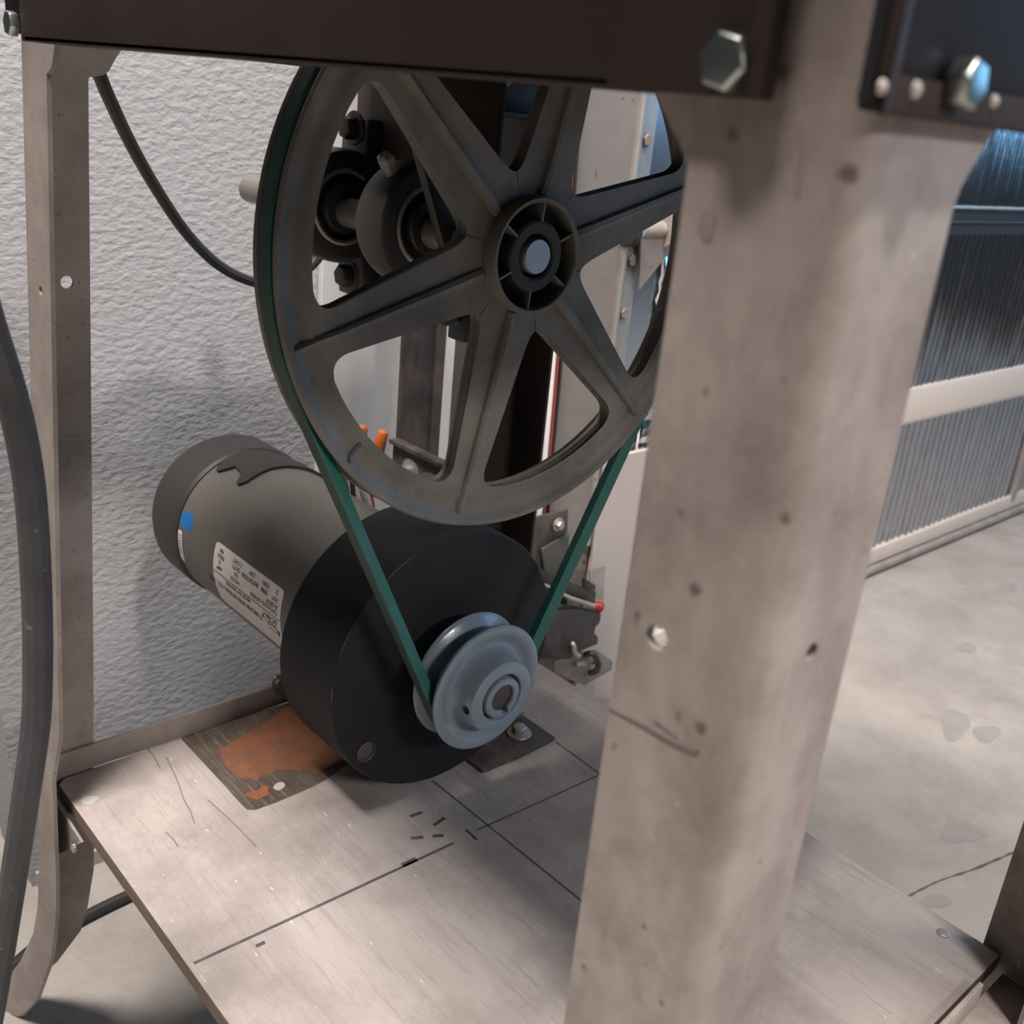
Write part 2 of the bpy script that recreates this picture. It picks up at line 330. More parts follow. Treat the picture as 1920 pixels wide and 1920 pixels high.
# smooth foil edge then the torn, crinkled strip beside the track
g = G(); g.box((.998, YD - .010, .30), (P(1243, 460, Y=YD - .01).x, YD - .002, 1.05)); build('edge_foil', g, M_foil_smooth, door, smooth=False)
rnd = random.Random(5); g = G(); nz = 60
zs = [.05 + (.70 - .05) * j / (nz - 1) for j in range(nz)]
for z in zs:
    xa = 1.050 + rnd.uniform(-.002, .002); g.v += [(xa, YD - .012 - rnd.uniform(0, .004), z), (xa + .0025, YD - .016, z)]
for j in range(nz - 1): g.f.append((2 * j, 2 * j + 1, 2 * j + 3, 2 * j + 2)); g.mi.append(0)
build('torn_foil_edge', g, M_whitewire, door, smooth=False)
g = G(); nx = 7
for z in zs:
    for i in range(nx): g.v.append((1.053 + .012 * i, YD - .013 - rnd.uniform(0, .006), z))
for j in range(nz - 1):
    for i in range(nx - 1): g.f.append((j * nx + i, j * nx + i + 1, (j + 1) * nx + i + 1, (j + 1) * nx + i)); g.mi.append(0)
build('crinkled_foil', g, M_foil, door, smooth=False)
# roller bracket
g = G(); c = P(1222, 430, Y=.86); g.lathe([(0, 0), (.0105, 0), (.0105, .040), (.008, .042), (0, .042)], c - Vector((.022, 0, 0)), (1, 0, 0), 24)
g.lathe([(0, 0), (.022, 0), (.022, .006), (0, .006)], c + Vector((.020, 0, 0)), (1, 0, 0), 24); g.box(c + Vector((.018, .004, -.02)), c + Vector((.06, .016, .02)))
g.tube([c + Vector((-.05, 0, 0)), c + Vector((.06, 0, 0))], .005, 12)
build('roller_bracket', g, M_taupe2, door)
g = G(); c2 = c + Vector((-.046, 0, -.003)); g.lathe([(.004, 0), (.016, 0), (.018, .004), (.016, .012), (.004, .012)], c2, (1, 0, 0), 24); build('roller', g, M_gap, door)
g = G(); c3 = P(1225, 470, Y=.875); g.prism([c3 + Vector((-.05, -.02, .022)), c3 + Vector((-.04, -.02, -.045)), c3 + Vector((.03, -.02, .022))], (0, .003, 0)); build('bracket_wing', g, M_track, door, smooth=False)

# ================================================================== TRACK
trk = thing('door_track', 'tall grey-brown galvanised garage door track bolted upright at the door edge', 'door track', (.93, .87, 0))
xf0 = .862; xf1 = P(1143, 640, Y=.872).x
g = G(); g.box((xf0, .868, .26), (xf1, .872, 1.6)); build('track_face', g, M_track, trk, smooth=False)
g = G(); g.tube([(xf1, .868, .26), (xf1, .868, 1.6)], .006, 12); build('track_fold', g, M_galv, trk)
g = G(); g.tube([(xf0 + .006, .867, .26), (xf0 + .006, .867, 1.6)], .003, 10); build('track_fold', g, M_galv, trk)
g = G(); g.box((xf1, .870, .30), (1.002, .8745, 1.6)); build('mounting_flange', g, M_galv, trk, smooth=False)
for (x, y) in ((1209, 262), (1181, 487), (1166, 586)):
    g = G(); c = P(x, y, Y=.870); hexbolt(g, c, (0, -1, 0), .0075, .005, .0095); build('flange_bolt', g, M_track, trk)
g = G(); g.box((xf0 - .002, .872, .0), (1.0, .878, .27)); build('track_foot', g, M_track, trk, smooth=False)

g = G(); g.box((P(1112, 1000, Y=.866).x, .860, .0), (1.066, .868, .385)); t2 = struct(build('trim_2', g, M_beige, smooth=False, bevel=.001))
rnd = random.Random(9); g = G(); nz = 40
for j in range(nz):
    z = .01 + .37 * j / (nz - 1); xa = 1.0665 + rnd.uniform(-.0016, .0016); g.v += [(xa - .002, .8595, z), (xa + .001, .8590, z)]
for j in range(nz - 1): g.f.append((2 * j, 2 * j + 1, 2 * j + 3, 2 * j + 2)); g.mi.append(0)
build('torn_edge', g, M_gap, t2, smooth=False)
g = G(); g.box((1.068, .858, .0), (1.085, .868, .385)); struct(build('trim_3', g, M_beige, smooth=False, bevel=.002))

# wires beside the track
def wire(name, pts, r, m, label, cat='wire', n=8, seg=10, group=None):
    g = G(); g.tube(smooth_path(pts, n), r, seg); return tag(build(name, g, m), label, cat, group)
wire('white_cable', [P(1078, 150, Y=.86), P(1063, 350, Y=.86), P(1046, 560, Y=.86), P(1035, 700, Y=.86), P(1024, 830, Y=.86), P(1012, 960, Y=.86), P(990, 1100, Y=.86)], .0035, M_whitewire, 'thin white cable running down beside the track, left of the red wire', 'cable')
wire('red_wire', [P(1085, 150, Y=.862), P(1070, 350, Y=.862), P(1053, 560, Y=.862), P(1043, 700, Y=.862), P(1032, 830, Y=.862), P(1020, 960, Y=.862), P(998, 1100, Y=.862)], .0022, M_redwire, 'thin faded red wire running down between the white and black cables')
wire('black_cable', [P(1092, 150, Y=.864), P(1077, 350, Y=.864), P(1060, 560, Y=.864), P(1050, 700, Y=.864), P(1038, 830, Y=.864), P(1027, 960, Y=.864), P(1006, 1100, Y=.864)], .0024, M_cord, 'thin black cable running down beside the track, right of the red wire', 'cable')

# ================================================================== STEEL FRAME BY THE WALL (behind the wheel)
fr = thing('steel_frame', 'dark steel frame of uprights by the wall behind the spoked wheel', 'frame', (.66, .85, 0))
xa, xb = P(757, 640, Y=.84).x, P(835, 640, Y=.84).x
g = G(); g.box((xa, .84, 0), (xb - .016, .846, 1.3)); g.box((xb - .012, .838, 0), (xb, .843, 1.3)); g.box((xb - .018, .8415, 0), (xb - .01, .8445, 1.3)); build('upright', g, M_rust, fr, bevel=.0012)['label'] = 'mottled rusty upright'
xa2, xb2 = P(857, 640, Y=.84).x, P(893, 640, Y=.84).x
g = G(); g.box((xa2, .84, 0), (xb2, .844, 1.3)); build('upright', g, M_grey_steel, fr, bevel=.0015)
g = G(); xx = .615
g.prism([P(738, 822, X=xx), P(880, 890, X=xx), P(884, 1010, X=xx), P(732, 930, X=xx)], (.006, 0, 0))
g.prism([P(738, 822, X=xx), P(880, 890, X=xx), P(881, 897, X=xx), P(738, 829, X=xx)], (-.006, 0, 0)); build('lower_bar', g, M_rust, fr, smooth=False)
g = G(); c = P(770, 885, X=xx); hexbolt(g, c, (-1, 0, 0), .0075, .014, .0145); build('bar_bolt', g, M_galv, fr)
g = G(); c = P(912, 910, Y=.80); g.lathe([(0, 0), (.013, 0), (.013, .010), (.011, .012), (0, .012)], c, (-.8, -.6, 0), 24); build('bar_bolt', g, M_galv, fr)
g = G(); c = P(810, 905, X=.605); g.lathe([(.0, 0), (.021, 0), (.021, .024), (.019, .026), (0, .026)], c - Vector((0, 0, .022)), (0, 0, 1), 28); build('round_foot', g, M_grey_steel, fr)
tag_hardware = []

# ---- door bottom hardware near the floor
hw = thing('door_bottom_bracket', 'dirty cluster of bottom brackets at the foot of the garage door track', 'bracket', (.93, .84, 0))
Yh = .845
def plate(name, px, y, t, m, parent, lab=None):
    g = G(); g.prism([P(a, b, Y=y) for a, b in px], (0, t, 0)); o = build(name, g, m, parent, bevel=.0012)
    if lab: o['label'] = lab
    return o
plate('mottled_plate', [(940, 985), (1066, 955), (1060, 1110), (1010, 1075), (960, 1040)], Yh, .004, M_rust, hw)
plate('side_plate', [(1016, 1030), (1068, 1000), (1064, 1140), (1030, 1120)], Yh - .006, .004, M_grey_steel, hw)
g = G(); hexbolt(g, P(1046, 983, Y=Yh - .004), (0, -1, 0), .006, .006, .009); build('bracket_bolt', g, M_galv, hw)
plate('dark_arm', [(1010, 1066), (1062, 1090), (1118, 1110), (1116, 1136), (1068, 1122), (1012, 1100)], Yh - .016, .010, M_iron, hw)
plate('grey_tab', [(1105, 1068), (1136, 1062), (1132, 1128), (1108, 1120)], Yh - .004, .003, M_galv, hw)
plate('dark_clip', [(1097, 1085), (1118, 1098), (1117, 1108), (1096, 1102)], Yh - .02, .006, M_iron, hw)
g = G(); g.tube([P(1020, 1096, Y=Yh - .022), P(1070, 1122, Y=Yh - .026), P(1116, 1138, Y=Yh - .028)], [.002, .003, .0042], 10); build('lever', g, M_taupe2, hw)
g = G(); c = P(1122, 1137, Y=Yh - .030); g.lathe([(0, -.008), (.005, -.007), (.0075, -.002), (.0075, .004), (.005, .007), (0, .008)], c, (.7, -.6, -.2), 16); build('lever_tip', g, M_red, hw)['label'] = 'red lever tip'
plate('dark_block', [(1012, 1168), (1048, 1150), (1084, 1143), (1128, 1150), (1125, 1168), (1117, 1176), (1115, 1188), (1122, 1194), (1121, 1208), (1086, 1222), (1070, 1236), (1012, 1236)], Yh - .03, .018, M_gunmetal, hw)
plate('black_window', [(1012, 1188), (1040, 1172), (1052, 1184), (1050, 1238), (1012, 1220)], Yh - .034, .004, M_iron, hw)
plate('rust_inset', [(1018, 1198), (1032, 1192), (1036, 1212), (1020, 1216)], Yh - .036, .002, M_rust, hw)
g = G(); g.tube(smooth_path([P(1072, 1205, Y=Yh - .034), P(1076, 1212, Y=Yh - .038), P(1078, 1224, Y=Yh - .038), P(1086, 1230, Y=Yh - .036)], 5), .0032, 10); build('hook', g, M_galv, hw)
g = G(); g.tube(smooth_path([P(1098, 1228, Y=Yh - .02), P(1112, 1226, Y=Yh - .03), P(1122, 1244, Y=Yh - .03), P(1118, 1258, Y=Yh - .03), P(1106, 1262, Y=Yh - .02)], 6), .0045, 12); build('cable_loop', g, M_iron, hw)
g = G(); g.tube([P(1080, 1246, Y=Yh - .02), P(1112, 1242, Y=Yh - .022)], .0032, 10); build('pin', g, M_galv, hw)
plate('base_plate', [(1040, 1240), (1120, 1220), (1150, 1240), (1148, 1256), (1096, 1286), (1040, 1262)], Yh - .012, .004, M_track, hw)
# threshold strip on the floor below it
g = G(); a = P(1092, 1284, Z=.012); b = P(1162, 1248, Z=.012); dv = (b - a).normalized(); nv = Vector((-dv.y, dv.x, 0)) * .006
g.bar(a, b + dv * .3, nv, Vector((0, 0, .004))); g.bar(a - nv * 3, b + dv * .3 - nv * 3, nv * .7, Vector((0, 0, .003)))
tag(build('threshold_strip', g, M_beige, bevel=.001), 'pale beige threshold strip on the floor under the garage door track', 'threshold')

# ================================================================== TOOL STAND
st = thing('tool_stand', 'taupe sheet metal tool stand with angled legs and dark brown rails', 'stand', (.417, .40, 0))
TH = .0028
def leg_sheet(levels, sx=1, sy=1):
    """levels: (z, corner, endA, endB); L-shaped folded sheet with a rounded bend"""
    g = G(); rows = []
    for (c, a, b) in levels:
        c, a, b = Vector(c), Vector(a), Vector(b); da = (a - c); db = (b - c); ra = min(.007, da.length * .5); rb = min(.007, db.length * .5)
        da.normalize(); db.normalize(); row = [a, c + da * max(ra * 2.2, (a - c).length * .5)]
        for k in range(7):
            t = k / 6; row.append((c + da * ra) * (1 - t) ** 2 + c * 2 * t * (1 - t) + (c + db * rb) * t * t)
        row += [c + db * max(rb * 2.2, (b - c).length * .5), b]; rows.append(row)
    n = len(rows[0])
    # thickness: offset towards the inside of the angle
    def inner(row):
        out = []; c = row[n // 2]; 
        A = (row[0] - row[1]).normalized(); B = (row[-1] - row[-2]).normalized()
        for i, p in enumerate(row):
            t = min(max((i - 2) / 6, 0), 1); nrm = (B * (1 - t) + A * t).normalized(); out.append(p + nrm * TH)
        return out
    m = 2 * n
    for row in rows: g.v += row + inner(row)[::-1]
    for l in range(len(rows) - 1):
        for i in range(m): g.f.append((l * m + i, l * m + (i + 1) % m, (l + 1) * m + (i + 1) % m, (l + 1) * m + i)); g.mi.append(0)
    for l in (0, len(rows) - 1):
        for i in range(n - 1): g.f.append((l * m + i, l * m + i + 1, l * m + m - 2 - i, l * m + m - 1 - i)); g.mi.append(0)
    return g
def zl(z0, z1, k): return [z0 + (z1 - z0) * i / k for i in range(k + 1)]
# front left leg (nearest the camera)
XL, XR, YF, YB = .2, .634, .117, .68
lv = []
for z in zl(.02, .788, 14) : lv.append(((XL, YF, z), (XL, YF + .0452, z), (XL + .0432 - .006 * (0.0 if z > .4 else (.4 - z) * .25), YF, z)))
for z, wa, wb in ((.793, .0455, .0445), (.798, .050, .048), (.807, .0580, .0550), (.83, .0600, .060), (.872, .0600, .060)): lv.append(((XL, YF, z), (XL, YF + wa, z), (XL + wb, YF, z)))
leg1 = build('leg', leg_sheet(lv), M_taupe, st, angle=50)
def hole(c, ax, r, sx=1.0):
    g = G(); c = Vector(c); ax = Vector(ax); g.lathe([(0, -.012), (r, -.012), (r, .012), (0, .012)], c, ax, 20); return g
h1 = P(1231, 1195, X=XL); h2 = P(1522, 1222, Y=YF)
cut(leg1, [hole(h1, (1, 0, 0), .0037), hole(h2, (0, 1, 0), .0026)])
def leg_mark(name, pts, m, **k):
    g = G(); g.add([P(a, b, **k) for a, b in pts], [tuple(range(len(pts)))]); build(name, g, m, leg1, smooth=False)
leg_mark('scratch', [(1140, 1328), (1200, 1356), (1262, 1392), (1300, 1408), (1312, 1406), (1304, 1418), (1258, 1398), (1198, 1362), (1142, 1332)], M_scratch, X=XL - .0002)
leg_mark('scratch', [(1228, 1352), (1270, 1384), (1272, 1387), (1226, 1355)], M_scratch, X=XL - .0002)
leg_mark('rust_streak', [(1492, 238), (1502, 248), (1504, 285), (1500, 330), (1497, 372), (1490, 360), (1484, 318), (1485, 270)], M_streak, X=XL - .0002)
leg_mark('paint_drip', [(1316, 398), (1330, 394), (1342, 408), (1338, 434), (1328, 455), (1316, 448), (1306, 425)], M_streak, X=XL - .0002)
# back left leg with its foot curled outwards
lev = []
rail_n = [(1, .83), (2, .81)]
def R3(pn, yn, pc, yc, pb, yb): return (P(*pc, Y=yc), P(*pn, Y=yn), P(*pb, Y=yb))
def lv_z(z, xc, wa, wb): return ((xc, YB, z), (xc, YB - wa, z), (xc + wb, YB, z))
low = [R3((45, 1905), .765, (2, 1908), .795, (20, 1908), .79),
       R3((70, 1870), .73, (5, 1838), .79, (60, 1838), .78),
       R3((95, 1800), .69, (36, 1800), .765, (106, 1803), .755),
       R3((103, 1740), .665, (60, 1750), .735, (150, 1745), .725),
       R3((105, 1690), .652, (68, 1700), .712, (163, 1700), .705),
       R3((105, 1640), .642, (70, 1630), .695, (174, 1630), .692),
       R3((101, 1540), .636, (70, 1530), .684, (175, 1530), .683),
       R3((98, 1460), .636, (68, 1440), .68, (173, 1440), .68)]
up_ = [lv_z(z, .1925 + (z - .35) * .0515, .0455, .0400 - (z - .35) * .002) for z in zl(.37, .794, 8)]
up_ += [lv_z(z, .1925 + (z - .35) * .0515, wa, wb) for z, wa, wb in ((.7965, .0455, .0395), (.7985, .05, .0480), (.801, .054, .0515), (.809, .058, .056), (.8157, .060, .0605), (.872, .060, .0605))]
leg2 = build('leg', leg_sheet(low + up_), M_taupe2, st, angle=50)
cut(leg2, [hole(P(123, 528, Y=YB), (0, 1, 0), .0042), hole(P(61, 545, X=.2045), (1, 0, 0), .0028)])
# the two right-hand legs
lv = [((XR, YB, z), (XR, YB - .0455, z), (XR - .044, YB, z)) for z in zl(.0, .87, 4)]
build('leg', leg_sheet(lv), M_brown, st, angle=50)['label'] = 'dark back right leg'  # shade put into this leg's colour; the stand's legs are taupe
lv = [((XR, YF, z), (XR, YF + .0455, z), (XR - .044, YF, z)) for z in zl(.0, .87, 4)]
build('leg', leg_sheet(lv), M_taupe, st, angle=50)
# rails
ra, rb = P(40, 77, X=XL - .006), P(1410, 186, X=XL - .006); g = G()
g.prism([(XL - .006, ra.y, ra.z), (XL - .006, rb.y, rb.z), (XL - .006, rb.y, .945), (XL - .006, ra.y, .945)], (.0032, 0, 0))
g.prism([(XL - .006, .60, ra.z - (ra.z - rb.z) * (ra.y - .60) / (ra.y - rb.y)), (XL - .006, .185, rb.z + .0004), (XL - .006, .185, rb.z + .003), (XL - .006, .60, ra.z + .003)], (.022, 0, 0))
g.box((XL - .0078, rb.y - .0035, rb.z), (XL - .0028, rb.y + .002, .945))
build('side_rail', g, M_brown, st, bevel=.0008)
g = G(); g.box((XL - .010, YF - .0045, .8075), (XR, YF - .0012, .945)); build('front_rail', g, M_black_gloss, st, bevel=.0008)
g = G(); g.box((XL - .0092, YF - .0066, .8066), (XR, YF - .0045, .8135)); g.box((XL - .0092, YF - .0066, .8066), (XL - .0045, YF - .0012, .945)); build('rail_lip', g, M_brown, st, bevel=.0006)
for (x, y, s_) in ((1652, 163, 1.0), (1716, 168, 1.2), (1862, 190, 1.0)):
    c = P(x, y, Y=YF - .0066); g = G(); g.lathe([(.0015 * s_, 0), (.0013 * s_, .0006), (.0008 * s_, .001), (0, .0011)], c, (0, -1, 0), 14); build('paint_blob', g, M_rail, st)
g = G(); g.box((P(11, 40, Y=YB + .0035).x, YB + .0005, .8165), (XR, YB + .0035, .872)); build('back_rail', g, M_black_gloss, st, bevel=.0008)
g = G(); g.box((XR + .0005, .18, .828), (XR + .0035, .62, .945)); build('side_rail', g, M_brown, st, bevel=.0008)
g = G(); g.box((.362, .506, .824), (.365, YB - .006, .8725)); g.box((.362, .43, .91), (.365, .499, .945)); build('shade_skirt', g, M_brown, st, bevel=.0008)  # unseen, added to keep lamp light off the bearings
g = G(); g.prism([(.155, .066, .946), (.74, .066, .946), (.74, .50, .946), (.275, .50, .946), (.275, .69, .946), (.18, .69, .946), (.18, .17, .946), (.155, .17, .946)], (0, 0, .016)); build('shade_slab', g, M_brown, st, bevel=.001)  # unseen slab, its outline shaped for the shade it throws below
g = G(); g.box((.080, .03, 1.15), (.74, .33, 1.17)); build('shade_slab', g, M_brown, st, bevel=.001)  # unseen upper slab, added to shade the near leg and wheel
g = G(); g.box((.45, .12, .962), (.70, .30, 1.15)); build('shade_pedestal', g, M_brown, st, bevel=.001)  # unseen, added only to carry the upper shading slab
g = G(); g.box((.36, .5005, .873), (.74, .69, .884)); g.box((.36, .5005, .884), (.74, .504, .946)); build('shade_slab', g, M_brown, st, bevel=.001)  # unseen low rear slab, set for the shadow line on the wall
# low cross rails that carry the shelf
g = G()
g.prism([(.196, YB - .0029, .3085), (.196, YB - .0055, .3085), (.196, YB - .0055, .3285), (.196, YB - .0029, .3285)], (.436, 0, 0)); g.box((.20, .648, .2935), (.632, YB - .003, .2955))
build('cross_rail', g, M_taupe2, st, bevel=.0004)
g = G(); hexbolt(g, P(520, 1277, Y=YB - .0055), (0, -1, 0), .0045, .004, .0062); build('rail_bolt', g, M_galv, st)
g = G(); g.box((.208, YF + .003, .2935), (.63, .1455, .2955)); g.box((.245, .1435, .2935), (.588, .1465, .3135)); build('cross_rail', g, M_taupe, st, bevel=.0006)
for (p, ax) in ((P(1375, 118, X=XL - .006), (-1, 0, 0)), (P(1792, 156, Y=YF - .0066), (0, -1, 0)), (P(30, 45, X=XL - .006), (-1, 0, 0))):
    g = G(); hexbolt(g, p, ax, .0064 if ax[0] else .0052, .0048); build('hex_bolt', g, M_zinc, st, bevel=.0004)
# small lug on the left leg under the shelf, with its bright screw
g = G(); g.prism([P(105, 1505, X=.196), P(152, 1580, X=.196), P(105, 1605, X=.196)], (.002, 0, 0)); build('corner_lug', g, M_taupe2, st, smooth=False)
g = G(); c = P(140, 1588, X=.195); g.lathe([(0, 0), (.004, 0), (.004, .002), (0, .003)], c, (-1, 0, 0), 16); build('lug_screw', g, M_zinc, st)

# ================================================================== SHELF
sh = thing('plywood_shelf', 'dirty grey plywood shelf with black marker lines and an orange paint patch', 'shelf', (.417, .41, .2955))
ZT = .308
g = G(); ch = .006
op = [(.2035, .150), (.630, .150), (.630, .6740), (.2008 + ch, .6740), (.2008, .6740 - ch), (.2008, .166), (.2035, .166)]
g.prism([(x, y, ZT - .0125) for x, y in op], (0, 0, .0125)); g.mi = [0] * len(g.f)
o = build('board', g, [M_ply, M_plyedge], sh, smooth=False, bevel=.0007)
for p in o.data.polygons: p.material_index = 1 if abs(p.normal.z) < .5 else 0
def strip(name, pts, wd, m, z=ZT + .0002, parent=sh):
    g = G(); pts = [Vector((p[0], p[1], z)) for p in pts]; A = []; B = []
    for i, p in enumerate(pts):
        t = pts[min(i + 1, len(pts) - 1)] - pts[max(i - 1, 0)]; q = Vector((-t.y, t.x, 0)).normalized() * wd * .5; A.append(p + q); B.append(p - q)
    n = len(pts); g.add(A + B, [(i, i + 1, n + i + 1, n + i) for i in range(n - 1)]); return build(name, g, m, parent, smooth=False)
strip('marker_line', [(.2045, .4537), (.30, .4508), (.40, .4482)], .0021, M_ink)
strip('marker_line', [(.4225, .4495), (.48, .447), (.548, .4448), (.628, .443)], .0013, M_ink)
strip('scored_line', [(.432, .515), (.4332, .44), (.4345, .345), (.436, .20)], .0013, M_ink)
strip('scored_line', [(.551, .499), (.5495, .445), (.549, .40)], .0013, M_ink)
strip('scored_line', [(.5515, .60), (.5515, .55)], .001, M_ink)
strip('marker_tick', [(.4165, .4545), (.4162, .4415)], .0020, M_ink)
strip('marker_tick', [(.356, .4505), (.368, .4502)], .0042, M_ink)
strip('marker_tick', [(.2405, .4440), (.2465, .4437)], .0026, M_ink)
for (x0, y0, x1, y1, wd) in ((.392, .490, .402, .489, .003), (.400, .472, .412, .474, .003), (.378, .470, .386, .466, .003), (.392, .463, .399, .459, .003)): strip('smudge', [(x0, y0), (x1, y1)], wd, M_stain)
for a, b in (((270, 1395), (300, 1440)), ((312, 1420), (345, 1500)), ((345, 1500), (365, 1545)), ((390, 1500), (480, 1588)), ((310, 1560), (334, 1588)), ((1140, 1330), (1240, 1390))):
    p, q = P(*a, Z=ZT), P(*b, Z=ZT)
    if q.x < .63: strip('scratch', [(p.x, p.y), ((p.x + q.x) / 2 + .001, (p.y + q.y) / 2), (q.x, q.y)], .0008, M_scratch)
def flat(name, px, m, z, parent=sh, smoothn=0):
    pts = [P(a, b, Z=ZT) for a, b in px]; g = G(); g.add([(p.x, p.y, z) for p in pts], [tuple(range(len(pts)))]); return build(name, g, m, parent, smooth=False)
flat('residue_patch', [(340, 1386), (344, 1380), (352, 1376), (440, 1347), (640, 1290), (700, 1400), (610, 1463), (585, 1476), (520, 1504), (478, 1519), (463, 1518), (455, 1511), (420, 1472)], M_stain, ZT + .00015)
rnd = random.Random(3)
def ragged(px, amp=4, n=4):
    out = []
    for i in range(len(px)):
        a = px[i]; b = px[(i + 1) % len(px)]
        for k in range(n):
            t = k / n; out.append((a[0] + (b[0] - a[0]) * t + rnd.uniform(-amp, amp), a[1] + (b[1] - a[1]) * t + rnd.uniform(-amp, amp)))
    return out
flat('orange_paint', ragged([(408, 1408), (470, 1372), (550, 1318), (640, 1305), (690, 1395), (600, 1452), (520, 1440), (478, 1462), (445, 1460)]), M_orange_paint, ZT + .0003)
flat('orange_paint', ragged([(456, 1492), (480, 1480), (503, 1474), (505, 1490), (480, 1500)], 2.5), M_orange_paint, ZT + .0003)
flat('pale_drop', ragged([(512, 1477), (518, 1470), (526, 1467), (533, 1468), (535, 1473), (531, 1479), (523, 1483), (515, 1482)], 1.0, 2), M_grey_stain, ZT + .0004)
flat('pale_drop', ragged([(150, 1501), (158, 1495), (170, 1493), (184, 1494), (186, 1499), (178, 1504), (166, 1510), (155, 1508)], 1.5, 2), M_grey_stain, ZT + .0002)
for (x, y) in ((540, 1300), (1768, 1750)):
    g = G(); c = P(x, y, Z=ZT); 
    if c.y < .66: g.lathe([(.0042, 0), (.0042, .0008), (.0030, .0014), (0, .0015)], (c.x, c.y, ZT), (0, 0, 1), 16); build('shelf_screw', g, M_galv, sh)

# ================================================================== MOTOR
AX, AZ = .4332, .4184
mo = thing('electric_motor', 'taupe grey electric motor with big black flywheel, lying on the plywood shelf', 'motor', (AX, .66, ZT))
def ring(name, prof, m, parent, seg=96, c=(AX, 0, AZ), **k): g = G(); g.lathe(prof, c, (0, 1, 0), seg); return build(name, g, m, parent, **k)
ring('motor_body', [(0, .575), (.069, .575), (.071, .577), (.071, .8105), (.0695, .8125), (0, .8125)], M_can, mo)
ring('end_cap', [(0, .8125), (.0712, .8125), (.0735, .815), (.0740, .822), (.0738, .858), (.070, .868), (.058, .872), (0, .872)], M_cap, mo)
fw = ring('flywheel', [(0, .508), (.0995, .508), (.1010, .5085), (.1020, .5100), (.1020, .576), (.1005, .578), (0, .578)], M_fly, mo, 128)
hc = P(687, 1410, Y=.508); g = G(); g.lathe([(0, -.02), (.0078, -.02), (.0078, .016), (0, .016)], hc, (0, 1, 0), 24)
cut(fw, [g])
g = G(); g.lathe([(.0070, .002), (.0080, .002), (.0080, -.0004), (.0077, -.0006), (.0073, .0006), (.0070, .014), (.0030, .0142), (.0030, .0165), (0, .0165)], hc, (0, 1, 0), 24); build('balance_hole_bushing', g, M_grey_steel, mo)
def cyl(y, deg, r): a = math.radians(deg); return Vector((AX + r * math.cos(a), y, AZ + r * math.sin(a)))
def on_body(name, outline, r0_, r1_, m, parent, step=.008):
    """thin piece wrapped on the motor body; outline = list of (y, degrees), cut into strips by a fan grid"""
    bm = bmesh.new(); vs = [bm.verts.new((y, math.radians(a) * .071, 0)) for y, a in outline]; bm.faces.new(vs)
    ys = [a * .071 for a in [math.radians(q) for _, q in outline]]
    z = min(ys) + step
    while z < max(ys):
        bmesh.ops.bisect_plane(bm, geom=bm.verts[:] + bm.edges[:] + bm.faces[:], plane_co=(0, z, 0), plane_no=(0, 1, 0)); z += step
    r = bmesh.ops.extrude_face_region(bm, geom=bm.faces[:])
    top = [v for v in r['geom'] if isinstance(v, bmesh.types.BMVert)]
    tops = set(top)
    for v in bm.verts:
        y, a = v.co.x, v.co.y / .071; rr = r1_ if v in tops else r0_
        v.co = (AX + rr * math.cos(a), y, AZ + rr * math.sin(a))
    bmesh.ops.recalc_face_normals(bm, faces=bm.faces)
    me = D.meshes.new(name); bm.to_mesh(me); bm.free(); me.materials.append(m)
    me.polygons.foreach_set('use_smooth', [True] * len(me.polygons)); me.set_sharp_from_angle(angle=math.radians(30))
    return link(name, me, parent)
def rr_outline(y0, y1, a0, a1, ry=.004, n=4):
    ra = math.degrees(ry / .071); out = []
    for (cy, ca, q0) in ((y1 - ry, a1 - ra, 0), (y0 + ry, a1 - ra, 90), (y0 + ry, a0 + ra, 180), (y1 - ry, a0 + ra, 270)):
        for k in range(n + 1): q = math.radians(q0 + 90 * k / n); out.append((cy + ry * math.cos(q), ca + ra * math.sin(q)))
    return out
lab = on_body('name_label', rr_outline(.630, .7425, 161, 208), .0709, .0712, M_white_label, mo)
on_body('blue_dot', [(.7985 + .0115 * math.cos(2 * PI * k / 24), 163.0 + math.degrees(.0085 / .071) * math.sin(2 * PI * k / 24)) for k in range(24)], .0709, .0712, M_blue_dot, mo)['label'] = 'round blue sticker'
stk = on_body('serial_sticker', rr_outline(.8035, .8105, 172.5, 197, .0008), .0709, .0712, M_white_label, mo)
flap = [(.7985, 121), (.7925, 116), (.7890, 111), (.7800, 112), (.7725, 113), (.7680, 117), (.7640, 121), (.7600, 120.5), (.7565, 116), (.7575, 108), (.7595, 96), (.7585, 82), (.7570, 68), (.7560, 52), (.7620, 48), (.7750, 55), (.7900, 68), (.8030, 78), (.8090, 92), (.8095, 108), (.8050, 118), (.8015, 121)]
on_body('rubber_flap', flap, .0709, .0738, M_flap, mo)
